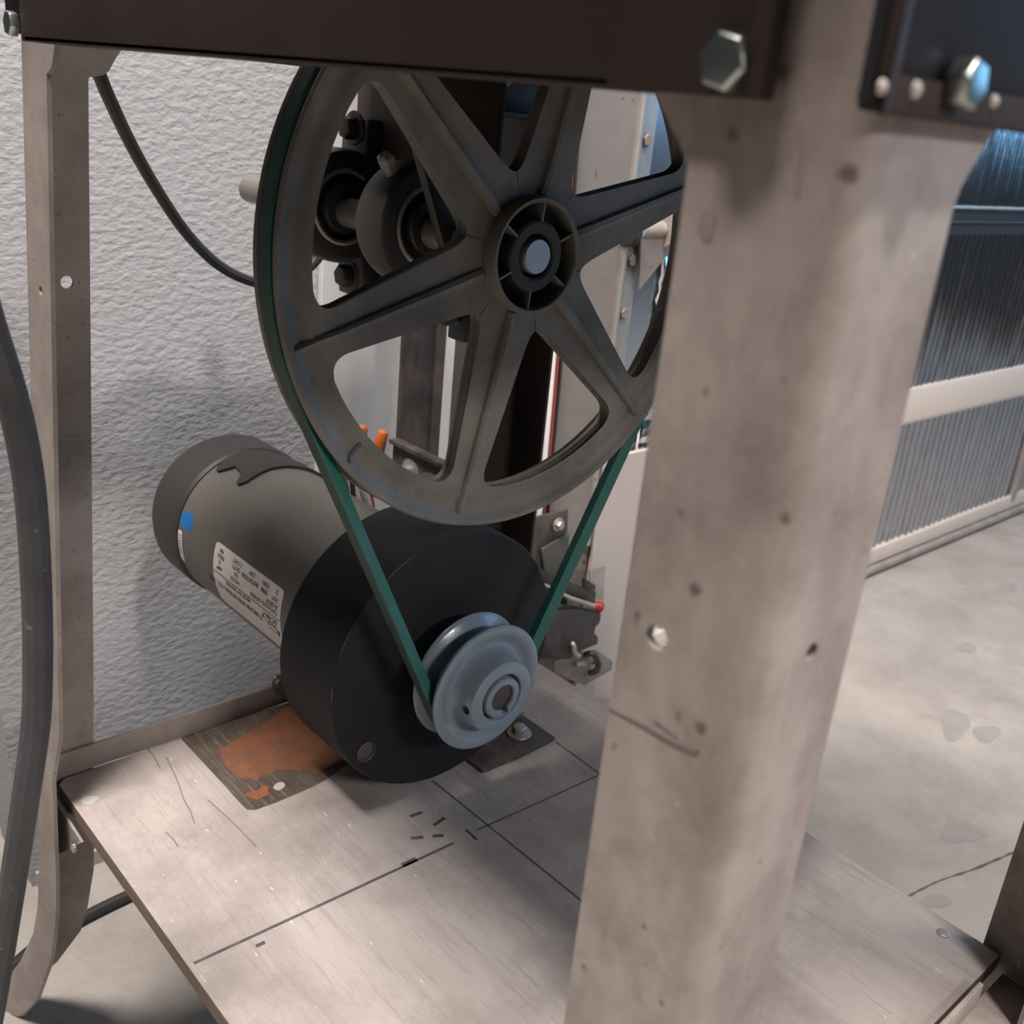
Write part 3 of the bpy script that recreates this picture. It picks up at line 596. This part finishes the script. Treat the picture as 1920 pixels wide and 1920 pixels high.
# printed text on the label (reads from the flywheel end, wrapped on the can)
def text_mesh(body, size, bold=False):
    c = D.curves.new('t', 'FONT'); c.body = body; c.size = size; c.resolution_u = 2; c.fill_mode = 'FRONT'
    if bold: c.offset = size * .02
    o = D.objects.new('t', c); COL.objects.link(o); bpy.context.view_layer.update()
    me = D.meshes.new_from_object(o.evaluated_get(bpy.context.evaluated_depsgraph_get()))
    v = [tuple(x.co) for x in me.vertices]; f = [tuple(p.vertices) for p in me.polygons]
    D.objects.remove(o); D.curves.remove(c); D.meshes.remove(me); return v, f
tg = G()
def put(v, f, u, h, r=.07135):
    """u along the label (0 at the flywheel end), h up the label in metres"""
    vs = [cyl(.630 + u + x, 161 + math.degrees((h + y) / .071), r) for x, y, _ in v]; tg.add(vs, f)
def rect(u0, h0, u1, h1):
    n = 8; v = []; f = []
    for i in range(n + 1): t = i / n; v += [(u0 + (u1 - u0) * t, h0, 0), (u0 + (u1 - u0) * t, h1, 0)]
    for i in range(n): f.append((2 * i, 2 * i + 2, 2 * i + 3, 2 * i + 1))
    put(v, f, 0, 0)
for s, u, h, z in (('CATALOG LISTING', .005, .0198, .0040), ('A-2KW', .005, .0148, .0044), ('H.P.', .006, .0092, .0042), ('2', .008, .0030, .0044),
                   ('RPM', .022, .0092, .0042), ('3300', .021, .0035, .0042), ('ROTATION', .037, .0092, .0042), ('CW', .044, .0035, .0042),
                   ('VOLTS', .066, .0190, .0040), ('120', .068, .0137, .0040), ('DUTY', .067, .0085, .0040), ('CONT', .066, .0034, .0040),
                   ('AMP', .096, .0190, .0040), ('16', .098, .0137, .0040), ('FIELD', .094, .0085, .0040), ('PM', .097, .0034, .0040),
                   ('TURDAN INDUSTRIAL CO., LTD.', .030, .0345, .0052), ('MADE IN TAIWAN', .048, .0275, .0040), ('TURDAN', .0055, .0345, .0028), ('DC-PM', .0055, .0280, .0042)):
    v, f = text_mesh(s, z * 1.25, True); put(v, f, u, h)
rect(.001, .0255, .1115, .0262)
# zig-zag arrow emblem
zz = [(.003, .033), (.0175, .0385), (.0175, .032), (.0265, .0268)]
def seg2(a, b, t=.0006):
    d = Vector((b[0] - a[0], b[1] - a[1])); q = Vector((-d.y, d.x)).normalized() * t; n = 4; v = []; f = []
    for i in range(n + 1): k = i / n; p = Vector(a) + d * k; v += [(p.x + q.x, p.y + q.y, 0), (p.x - q.x, p.y - q.y, 0)]
    for i in range(n): f.append((2 * i, 2 * i + 2, 2 * i + 3, 2 * i + 1))
    put(v, f, 0, 0)
for a, b in (((.0035, .0410), (.0100, .0325)), ((.0035, .0410), (.0190, .0400)), ((.0190, .0400), (.0280, .0315)), ((.0280, .0315), (.0230, .0285)), ((.0230, .0285), (.0200, .0335)), ((.0200, .0335), (.0100, .0325))): seg2(a, b, .0004)
for tri in (((.0270, .0300), (.0300, .0345), (.0245, .0345)), ((.0020, .0370), (.0075, .0370), (.0045, .0430))): put([(a, b, 0) for a, b in tri], [(0, 1, 2)], 0, 0)
build('label_print', tg, M_print, lab, smooth=False)
sg = G(); save = tg; tg = sg
for k in range(7): rect(.1755, .0180 + k * .0028, .1785, .0192 + k * .0028)
tg = save; build('sticker_print', sg, M_gunmetal, stk, smooth=False)
# feet: saddle under the body and flat steel tab on the shelf with its bolt
g = G(); g.box((.400, .592, ZT + .0032), (.466, .660, .3505)); build('saddle', g, M_iron, mo, bevel=.002)
g = G(); g.prism([(.47, .500, ZT + .0002), (.5095, .4984, ZT + .0002), (.5518, .5010, ZT + .0002), (.5518, .560, ZT + .0002), (.48, .585, ZT + .0002), (.48, .66, ZT + .0002), (.395, .66, ZT + .0002), (.395, .59, ZT + .0002), (.47, .57, ZT + .0002)], (0, 0, .0030)); build('mounting_tab', g, M_rust, mo, bevel=.0004)
g = G(); hexbolt(g, (.5295, .5225, ZT + .0032), (0, 0, 1), .0066, .0060, .0108, .0016); build('mounting_bolt', g, M_galv, mo, bevel=.0003)
g = G(); c = P(968, 1338, Y=.545); g.lathe([(0, -.006), (.006, -.005), (.0075, 0), (.006, .005), (0, .006)], c, (0, 0, 1), 16); g.tube([c, Vector((c.x, c.y, ZT + .003))], .0035, 10); build('mounting_stud', g, M_zinc, mo)
g = G(); g.lathe([(0, .484), (.0090, .484), (.0094, .485), (.0094, .508), (0, .508)], (AX, 0, AZ), (0, 1, 0), 32); build('motor_shaft', g, M_gunmetal, mo)
for a0, a1 in ((101, 140), (143, 168), (171, 184)):
    g = G(); g.tube([(AX + .1008 * math.cos(math.radians(a)), .5088, AZ + .1008 * math.sin(math.radians(a))) for a in [a0 + (a1 - a0) * i / 14 for i in range(15)]], [.00015 + .0003 * math.sin(PI * i / 14) for i in range(15)], 6); build('edge_glint', g, M_grey_steel, mo)['label'] = 'bright glint painted along the worn rim edge'  # thin bright arcs stand in for the highlight on the scratched edge

# ---- wire nuts and leads standing up behind the body
def nut(base, tip, name, label):
    t = thing(name, label, 'wire nut', base, 'orange wire nuts')
    base, tip = Vector(base), Vector(tip); ax = tip - base; L_ = ax.length; g = G()
    seg = 24; e1 = Vector((1, 0, 0)); e1 = (e1 - ax.normalized() * e1.dot(ax.normalized())).normalized(); e2 = ax.normalized().cross(e1)
    prof = [(.0062, 0), (.0070, .04), (.0070, .16), (.0062, .26), (.0058, .5), (.0045, .95), (.0036, 1.0)]
    vs = []; 
    for (r, h) in prof:
        for k in range(seg): q = 2 * PI * k / seg; rr = r * (1 + (.06 if k % 2 else -.04) * (1 if .2 < h < .98 else 0)); vs.append(base + ax * h + (e1 * math.cos(q) + e2 * math.sin(q)) * rr)
    fs = [(i * seg + k, i * seg + (k + 1) % seg, (i + 1) * seg + (k + 1) % seg, (i + 1) * seg + k) for i in range(len(prof) - 1) for k in range(seg)] + [tuple((len(prof) - 1) * seg + k for k in range(seg))]
    g.add(vs, fs); build('shell', g, M_nut, t, angle=60)
    g = G(); g.lathe([(0, .0008), (.0060, .0008), (.0062, -.0002), (.0070, .0006), (.0068, .002)], base, ax, 20); build('mouth', g, M_red, t)['label'] = 'dark red mouth'
    g = G(); b2 = base - ax.normalized() * .0008; g.tube(smooth_path([b2 - Vector((0, 0, .055)), b2 - ax.normalized() * .02 - Vector((0, 0, .01)), b2], 6), .0016, 8); build('wire_lead', g, M_redwire, t)
nut(P(706, 851, Y=.78), P(720, 808, Y=.775), 'wire_nut', 'orange wire nut on the right with its dark red mouth showing, behind the wheel rim')
nut(P(671, 842, Y=.785), P(681, 799, Y=.78), 'wire_nut', 'orange wire nut on the left, partly hidden by the wheel rim')
wire('green_lead', [P(640, 885, Y=.74), P(650, 915, Y=.74), P(652, 950, Y=.74)], .0022, M_greenwire, 'thin green lead rising from the motor just right of the belt', 'wire')
wire('black_lead', [P(657, 870, Y=.745), P(661, 915, Y=.745), P(663, 952, Y=.745)], .0022, M_cord, 'thin black lead rising from the motor between green and white leads', 'wire')
wire('white_lead', [P(674, 880, Y=.75), P(678, 915, Y=.75), P(690, 952, Y=.75)], .0030, M_whitewire, 'white lead rising from the motor beside the black lead', 'wire')

# ================================================================== MOTOR PULLEY
pu = thing('motor_pulley', 'small blue-grey single groove pulley on the motor flywheel hub', 'pulley', (AX, .47, AZ))
g = G(); g.lathe([(.0100, .452), (.0100, .492), (.030, .492), (.036, .490), (.0465, .4885), (.0480, .4878), (.0484, .4868), (.0480, .4855), (.0465, .4840), (.0350, .4795), (.0350, .4725), (.0465, .4668), (.0480, .4657), (.0484, .4645), (.0481, .4632), (.0466, .4624), (.0420, .4628), (.0395, .4636), (.0375, .4652), (.0345, .4660), (.0315, .4655), (.0295, .4630), (.0283, .4580), (.0276, .4500), (.0270, .4484), (.0258, .4478), (.0182, .4478), (.0176, .4486), (.0172, .4560), (.0160, .4560), (.0156, .4486), (.0150, .4470), (.0140, .4464), (.0106, .4464), (.0100, .4472)], (AX, 0, AZ), (0, 1, 0), 96, closed=True)
o = build('sheave', g, M_pulley, pu, angle=40)
kw = G(); kw.box((AX - .0024 + .003, .440, AZ - .0132), (AX + .0024 + .003, .475, AZ - .006)); 
ss = G(); sc = P(884, 1311, X=AX - .028); ss.lathe([(0, -.006), (.0036, -.006), (.0036, .014), (0, .014)], Vector((AX - .0282, .4540, AZ - .004)), (1, 0, .15), 16)
cut(o, [kw, ss])
ring('bore_sleeve', [(.0096, .4490), (.0101, .4490), (.0101, .490), (.0096, .490)], M_bore, pu, 40)
g = G(); g.lathe([(0, 0), (.0022, 0), (.0026, .001), (0, .002)], Vector((AX - .0225, .4540, AZ - .0032)), (-1, 0, -.15), 12); build('set_screw', g, M_bore, pu)

# ================================================================== BIG SPOKED WHEEL
WX, WZ = .4388, .7200; WY = .4662
wh = thing('spoked_pulley', 'large six-spoke cast metal pulley wheel carrying the green belt', 'pulley', (WX, WY, WZ - .176))
def wring(name, prof, m, parent=None, seg=128, closed=True, **k):
    g = G(); g.lathe(prof, (WX, WY, WZ), (0, 1, 0), seg, closed=closed); return build(name, g, m, parent or wh, **k)
wring('rim', [(.1756, .0012), (.1745, 0), (.1720, .0000), (.1705, .0012), (.1672, .0050), (.1625, .0062), (.1592, .0056), (.1568, .0046), (.1548, .0046), (.1536, .0058), (.1528, .0085), (.1528, .0170), (.1545, .0210), (.1735, .0240), (.1750, .0240), (.1756, .0228), (.1750, .0200), (.1640, .0160), (.1640, .0085), (.1750, .0040)], M_cast, seg=160)
mp_ = P(655, 857, Y=WY + .004); am = math.atan2(mp_.z - WZ, mp_.x - WX); er = Vector((math.cos(am), 0, math.sin(am))); et_ = Vector((-math.sin(am), 0, math.cos(am))); g = G(); vs = []
for (rr_, hh_) in ((.1575, .0048), (.1605, .0058), (.1625, .0058), (.1650, .0052), (.1690, .0024), (.1705, .0008)):
    for q_ in (-.0013, .0013): p_ = Vector((WX, WY + hh_ - .0013, WZ)) + er * rr_ + et_ * q_; vs.append(p_)
g.add(vs, [(2 * i, 2 * i + 1, 2 * i + 3, 2 * i + 2) for i in range(5)]); build('marker_mark', g, M_ink, wh, smooth=False)
# spokes: each piece is a 60 degree share of the web, windows cut as rounded outlines
def window_half():
    """half outline of the opening right of a spoke axis (spoke along +r), polar points from inner to outer on the 30 degree bisector"""
    hw_in, hw_out = .0185, .0110                 # spoke half widths near the hub and the rim
    ri, ro = .0600, .1500
    pts = []
    b = math.radians(30)
    e_in = (ri, hw_in); e_out = (.138, hw_out)
    c_in = (.0480 * math.cos(b), .0480 * math.sin(b))       # inner end on the bisector
    # rounded inner corner between bisector end and spoke flank
    def bez(p0, p1, p2, n): return [((1 - t) ** 2 * p0[0] + 2 * t * (1 - t) * p1[0] + t * t * p2[0], (1 - t) ** 2 * p0[1] + 2 * t * (1 - t) * p1[1] + t * t * p2[1]) for t in [i / n for i in range(n + 1)]]
    nrm = (-math.sin(b), math.cos(b))
    k0 = (c_in[0] - nrm[0] * .0058, c_in[1] - nrm[1] * .0058)
    pts += bez(c_in, k0, (.0575, .0180), 8)
    pts += [(.0575 + (.136 - .0575) * t, .0180 + (.0112 - .0180) * t) for t in (.2, .4, .6, .8)]
    th = math.radians(10.0)
    pts += bez((.136, .0112), (.1515, .0108), (.1535 * math.cos(th), .1535 * math.sin(th)), 8)
    pts += [(.1537 * math.cos(a), .1537 * math.sin(a)) for a in [th + (b - th) * i / 5 for i in range(1, 6)]]
    return pts
WHF = window_half()
def spoke(k):
    a0 = math.radians(16.4 + 60 * k); b = math.radians(30)
    left = WHF; right = [(x, -y) for x, y in WHF]
    hub = [(.0345 * math.cos(q), .0345 * math.sin(q)) for q in [-b + 2 * b * i / 8 for i in range(9)]]      # -30 .. +30
    outer = [(.1560 * math.cos(q), .1560 * math.sin(q)) for q in [b - 2 * b * i / 10 for i in range(11)]]   # +30 .. -30
    loop = hub + left + outer + right[::-1]
    flag = [0] * len(hub) + [1] * len(left) + [0] * len(outer) + [1] * len(right)
    n = len(loop); ins = []
    for i in range(n):
        if not flag[i]: ins.append(loop[i]); continue
        p = Vector(loop[i]); pr = Vector(loop[i - 1]) if flag[i - 1] else p; nx = Vector(loop[(i + 1) % n]) if flag[(i + 1) % n] else p
        t = (nx - pr); t = t.normalized() if t.length > 1e-9 else Vector((1, 0)); q = Vector((-t.y, t.x)) # loop is counter-clockwise: interior on the left
        ins.append(tuple(p + q * .0024))
    # make sure the inset lies on the material side
    ca, sa = math.cos(a0), math.sin(a0)
    def W3(p, h): return (WX + p[0] * ca - p[1] * sa, WY + h, WZ + p[0] * sa + p[1] * ca)
    g = G(); y0, y1, y2, y3 = .0050, .0064, .0130, .0144
    mid = [((a[0] * .35 + c[0] * .65), (a[1] * .35 + c[1] * .65)) for a, c in zip(ins, loop)]
    rings = [[W3(p, y0) for p in ins], [W3(p, y0 + .0005) for p in mid], [W3(p, y1 + .0004) for p in loop], [W3(p, y2) for p in loop], [W3(p, y3) for p in ins]]
    vs = sum(rings, []); fs = [tuple(range(n))]
    for l in range(4): fs += [(l * n + i, l * n + (i + 1) % n, (l + 1) * n + (i + 1) % n, (l + 1) * n + i) for i in range(n)]
    fs.append(tuple(range(4 * n, 5 * n))[::-1]); g.add(vs, fs)
    s = build('spoke', g, M_cast, wh, angle=28)
    # raised casting rib down the middle of the spoke
    g = G(); nn = 8; vs = []
    for i in range(nn + 1):
        r = .0365 + (.1700 - .0365) * i / nn; hw = .0030 - .0012 * i / nn; ht = .0050 - (.0018 if 0 < i < nn - 1 else .0004) 
        if i >= nn - 1: ht = .0046
        vs += [W3((r, hw * 1.5), .0058), W3((r, hw), ht - .0016), W3((r, -hw * .2), ht - .0022), W3((r, -hw), ht - .0008), W3((r, -hw * 1.4), .0058)]
    fs = [(i * 5 + j, i * 5 + j + 1, i * 5 + 5 + j + 1, i * 5 + 5 + j) for i in range(nn) for j in range(4)] + [(0, 1, 2, 3, 4), tuple(nn * 5 + j for j in range(5))[::-1]]
    g.add(vs, fs); build('spoke_rib', g, M_cast, s, angle=30)
for k in range(6): spoke(k)
hub = wring('hub', [(.0356, .0052), (.0350, -.0048), (.0345, -.0058), (.0328, -.0058), (.0320, -.0048), (.0320, .0120), (.0345, .0180), (.0356, .0160)], M_cast, seg=96)
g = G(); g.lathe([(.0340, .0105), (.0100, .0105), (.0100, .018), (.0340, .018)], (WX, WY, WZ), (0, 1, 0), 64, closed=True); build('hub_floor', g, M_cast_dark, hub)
g = G(); g.lathe([(.0225, .0110), (.0215, -.0030), (.0200, -.0042), (.0150, -.0042), (.0135, -.0030), (.0120, .0110)], (WX, WY, WZ), (0, 1, 0), 64, closed=True); build('hub_sleeve', g, M_cast_dark, hub)['label'] = 'dark inner sleeve'
for k in range(6):
    a = math.radians(16.4 + 60 * k + 30 - 22); e = Vector((math.cos(a), 0, math.sin(a))); q = Vector((-math.sin(a), 0, math.cos(a)))
    g = G(); c0 = Vector((WX, WY + .0035, WZ)); g.bar(c0 + e * .0205, c0 + e * .0330, q * .0007, Vector((0, .0075, 0))); build('hub_web', g, M_cast, hub)

# ---- the shaft through it
g = G(); g.lathe([(0, -.0005), (.0102, -.0005), (.0108, .0004), (.0108, .357), (.0100, .3582), (0, .3582)], (WX, WY - .004, WZ), (0, 1, 0), 40)
shf = thing('drive_shaft', 'round steel shaft through the big spoked wheel and both bearings', 'shaft', (WX, WY, WZ))
build('rod', g, M_shaft, shf)
g = G(); g.lathe([(0, 0), (.0102, 0), (.0102, .0006), (0, .0006)], (WX, WY - .0052, WZ), (0, 1, 0), 32); build('shaft_face', g, M_shaft_end, shf)['label'] = 'bluish machined shaft end'

# ---- belt
RP, RW = .0425, .1752
Cw, Cp = Vector((WX, WZ)), Vector((AX, AZ)); dvec = Cp - Cw; dist = dvec.length; th0 = math.atan2(dvec.y, dvec.x); al = math.acos((RW - RP) / dist)
path = []
n1 = 96
for i in range(n1 + 1):
    a = th0 + al + (2 * PI - 2 * al) * i / n1; path.append((Cw + Vector((math.cos(a), math.sin(a))) * RW, Vector((math.cos(a), math.sin(a)))))
for i in range(1, 6):
    t = i / 6; a = th0 - al; nv = Vector((math.cos(a), math.sin(a))); path.append(((Cw + nv * RW) * (1 - t) + (Cp + nv * RP) * t, nv))
n2 = 32
for i in range(n2 + 1):
    a = th0 - al + 2 * al * i / n2; path.append((Cp + Vector((math.cos(a), math.sin(a))) * RP, Vector((math.cos(a), math.sin(a)))))
for i in range(1, 6):
    t = i / 6; a = th0 + al; nv = Vector((math.cos(a), math.sin(a))); path.append(((Cp + nv * RP) * (1 - t) + (Cw + nv * RW) * t, nv))
sec = [(.0008, -.0050), (.0008, .0050), (.0004, .0056), (-.0004, .0058), (-.0074, .0030), (-.0074, -.0030), (-.0004, -.0058), (.0004, -.0056)]   # (radial, across)
YBELT = .4755; YW2 = .4783; g = G(); m = len(sec); n = len(path)
for i, (p, nv) in enumerate(path):
    d = (p - Cw).dot(dvec) / dvec.length; t = min(max((d + .03) / (dist + .03), 0), 1); yb = YW2 + (YBELT - YW2) * t
    for (rad, ac) in sec: q = p + nv * rad; g.v.append((q.x, yb + ac, q.y))
for i in range(n):
    for j in range(m):
        g.f.append((i * m + j, ((i + 1) % n) * m + j, ((i + 1) % n) * m + (j + 1) % m, i * m + (j + 1) % m)); g.mi.append(1 if j in (0, 1, 7) else 0)
tag(build('drive_belt', g, [M_belt, M_beltback], angle=30), 'green V-belt looped round the spoked wheel and the small pulley', 'belt')

# ================================================================== BEARINGS and their plates
def bearing(name, yc, label, seed=0):
    t = thing(name, label, 'bearing', (WX, yc, WZ), 'pillow block bearings on the drive shaft'); xb = .4700
    g = G(); g.prism([(xb, yc - .017, WZ - .066), (xb - .014, yc - .017, WZ - .066), (xb - .016, yc - .017, WZ - .034), (xb - .016, yc - .017, WZ + .034), (xb - .014, yc - .017, WZ + .066), (xb, yc - .017, WZ + .066)], (0, .034, 0)); build('base', g, M_iron, t, bevel=.002)
    g = G(); g.lathe([(.024, -.016), (.036, -.016), (.0400, -.0145), (.0415, -.011), (.0415, .011), (.0400, .0145), (.036, .016), (.024, .016)], (WX, yc, WZ + .003), (0, 1, 0), 64, closed=True); build('housing', g, M_gunmetal if seed else M_iron, t)
    g = G(); g.lathe([(.0112, -.0200), (.0180, -.0200), (.0190, -.0185), (.0190, -.010), (.0240, -.010), (.0242, -.0150), (.0360, -.0163), (.0395, -.0152), (.0395, .012), (.0112, .0200)], (WX, yc, WZ + .003), (0, 1, 0), 64, closed=True); build('bearing_insert', g, M_iron, t)
    g = G(); g.lathe([(.0242, -.0158), (.0262, -.0170), (.0280, -.0164)], (WX, yc, WZ + .003), (0, 1, 0), 64, closed=True); build('race_ring', g, M_galv, t)['label'] = 'bright race ring'
    for s_ in (1, -1):
        g = G(); hexbolt(g, (xb - .0142, yc, WZ + .0545 * s_ + .004), (-1, 0, 0), .0088, .0085, .0125, .002); build('base_bolt', g, M_gunmetal, t, bevel=.0003)
    g = G(); c = Vector((WX - .026, yc - .004, WZ + .037)); g.lathe([(0, -.004), (.0048, -.004), (.0048, .004), (.0062, .006), (.0062, .011), (.004, .013), (0, .013)], c, (-.55, -.1, .82), 6); build('grease_fitting', g, M_taupe2, t)
bearing('pillow_block_bearing', .585, 'greasy black pillow block bearing with grey rim, nearest behind the spoked wheel', 1)
bearing('pillow_block_bearing', .690, 'black pillow block bearing farther back near the shaft end, with two rusty bolts')
g = G(); g.box((.4712, .545, .655), (.4762, .712, .835)); tag(build('mounting_plate', g, M_brown, bevel=.001), 'brown painted steel plate behind the two shaft bearings', 'plate')
g = G(); p0, p1 = P(752, 120, Y=.545), P(852, 500, Y=.535); g.bar(p0, p1, Vector((.0062, 0, .0018)), Vector((0, .004, 0)))
tag(build('brace_bar', g, M_gunmetal, bevel=.0012), 'slanting dark flat bar close behind the upper left spoke', 'bar')
# dark square tube and hangers seen between the upper spokes
g = G(); yt = .60
c0, c1 = P(922, 207, Y=yt), P(1050, 330, Y=yt)
x0, x1, z0, z1 = c0.x, c0.x + .075, c0.z - .062, c0.z; rq = .006; t_ = .0032
def rrect(x0, x1, z0, z1, r, y): 
    out = []
    for (cx, cz, q0) in ((x1 - r, z1 - r, 0), (x0 + r, z1 - r, 90), (x0 + r, z0 + r, 180), (x1 - r, z0 + r, 270)):
        for k in range(5): q = math.radians(q0 + 90 * k / 4); out.append((cx + r * math.cos(q), y, cz + r * math.sin(q)))
    return out
A = rrect(x0, x1, z0, z1, rq, yt); B = rrect(x0 + t_, x1 - t_, z0 + t_, z1 - t_, rq - t_ * .6, yt); n = len(A)
A2 = [(x, y + .10, z) for x, y, z in A]; B2 = [(x, y + .10, z) for x, y, z in B]
fs = []
for i in range(n):
    j = (i + 1) % n; fs += [(i, j, n + j, n + i), (i, 2 * n + i, 2 * n + j, j), (n + i, n + j, 3 * n + j, 3 * n + i), (2 * n + i, 3 * n + i, 3 * n + j, 2 * n + j)]
g.add(A + B + A2 + B2, fs)
hg = thing('square_tube', 'open-ended dark square steel tube under the stand rail behind the upper spokes', 'tube', (x0, yt, z0))
build('tube', g, M_gunmetal, hg, angle=40)
g = G(); g.box((x0 - .022, yt + .012, z0 - .01), (x0 - .004, yt + .09, .8722)); g.box((x0 - .002, yt + .016, z1 + .0005), (x0 + .06, yt + .08, .8722)); build('hanger_bracket', g, M_iron, hg, bevel=.001)
g = G(); hexbolt(g, P(945, 150, Y=yt + .010), (0, -1, 0), .005, .004); build('hanger_bolt', g, M_zinc, hg)
g = G(); g.box((.4780, .572, .6395), (.4960, .592, .6615)); tag(build('navy_block', g, M_navy, bevel=.002), 'small navy painted iron block behind the wheel, left of the lower spoke', 'block')
g = G(); cc = P(907, 592, Y=.61); lp = []
for k in range(24):
    q = 2 * PI * k / 24; lp.append((cc.x + .0055 * math.cos(q) , .61, cc.z + (.0115 if math.sin(q) > 0 else -.0115) + .0055 * math.sin(q)))
g.tube(lp + [lp[0]], .0016, 8, caps=False); tag(build('wire_loop', g, M_grey_steel), 'narrow steel wire loop beside the navy block behind the wheel', 'loop')

# ================================================================== CORD, HOSE
wire('power_cord', [P(150, 60, Y=.69), P(180, 125, Y=.70), P(205, 185, Y=.72), P(248, 275, Y=.76), P(300, 365, Y=.80), P(352, 440, Y=.83), P(410, 497, Y=.842), P(470, 527, Y=.845), P(520, 530, Y=.845), P(572, 508, Y=.845), P(610, 465, Y=.84), P(640, 405, Y=.83), P(665, 300, Y=.82)], .0046, M_cord, 'black rubber cord hanging in a loop in front of the white wall', 'cord')
wire('black_hose', [P(-80, 380, Y=.42), P(-56, 490, Y=.43), P(-24, 600, Y=.44), P(12, 710, Y=.45), P(36, 800, Y=.45), P(54, 900, Y=.45), P(63, 1000, Y=.45), P(69, 1120, Y=.45), P(71, 1240, Y=.45), P(67, 1360, Y=.45), P(48, 1500, Y=.45), P(33, 1600, Y=.455), P(17, 1700, Y=.46), P(-12, 1880, Y=.47), P(-40, 2030, Y=.48)], .0067, M_hose, 'thick dusty black rubber hose hanging at the far left in front of the leg', 'hose')
wire('floor_cable', [P(-20, 1842, Z=.006), P(20, 1815, Z=.006), P(62, 1780, Z=.006), P(120, 1742, Z=.006), P(170, 1714, Z=.006), P(240, 1680, Z=.006), P(330, 1640, Z=.006)], .0062, M_cord, 'black cable lying on the concrete along the wall behind the left leg', 'cable')
# concrete kerb seen past the left end of the wall
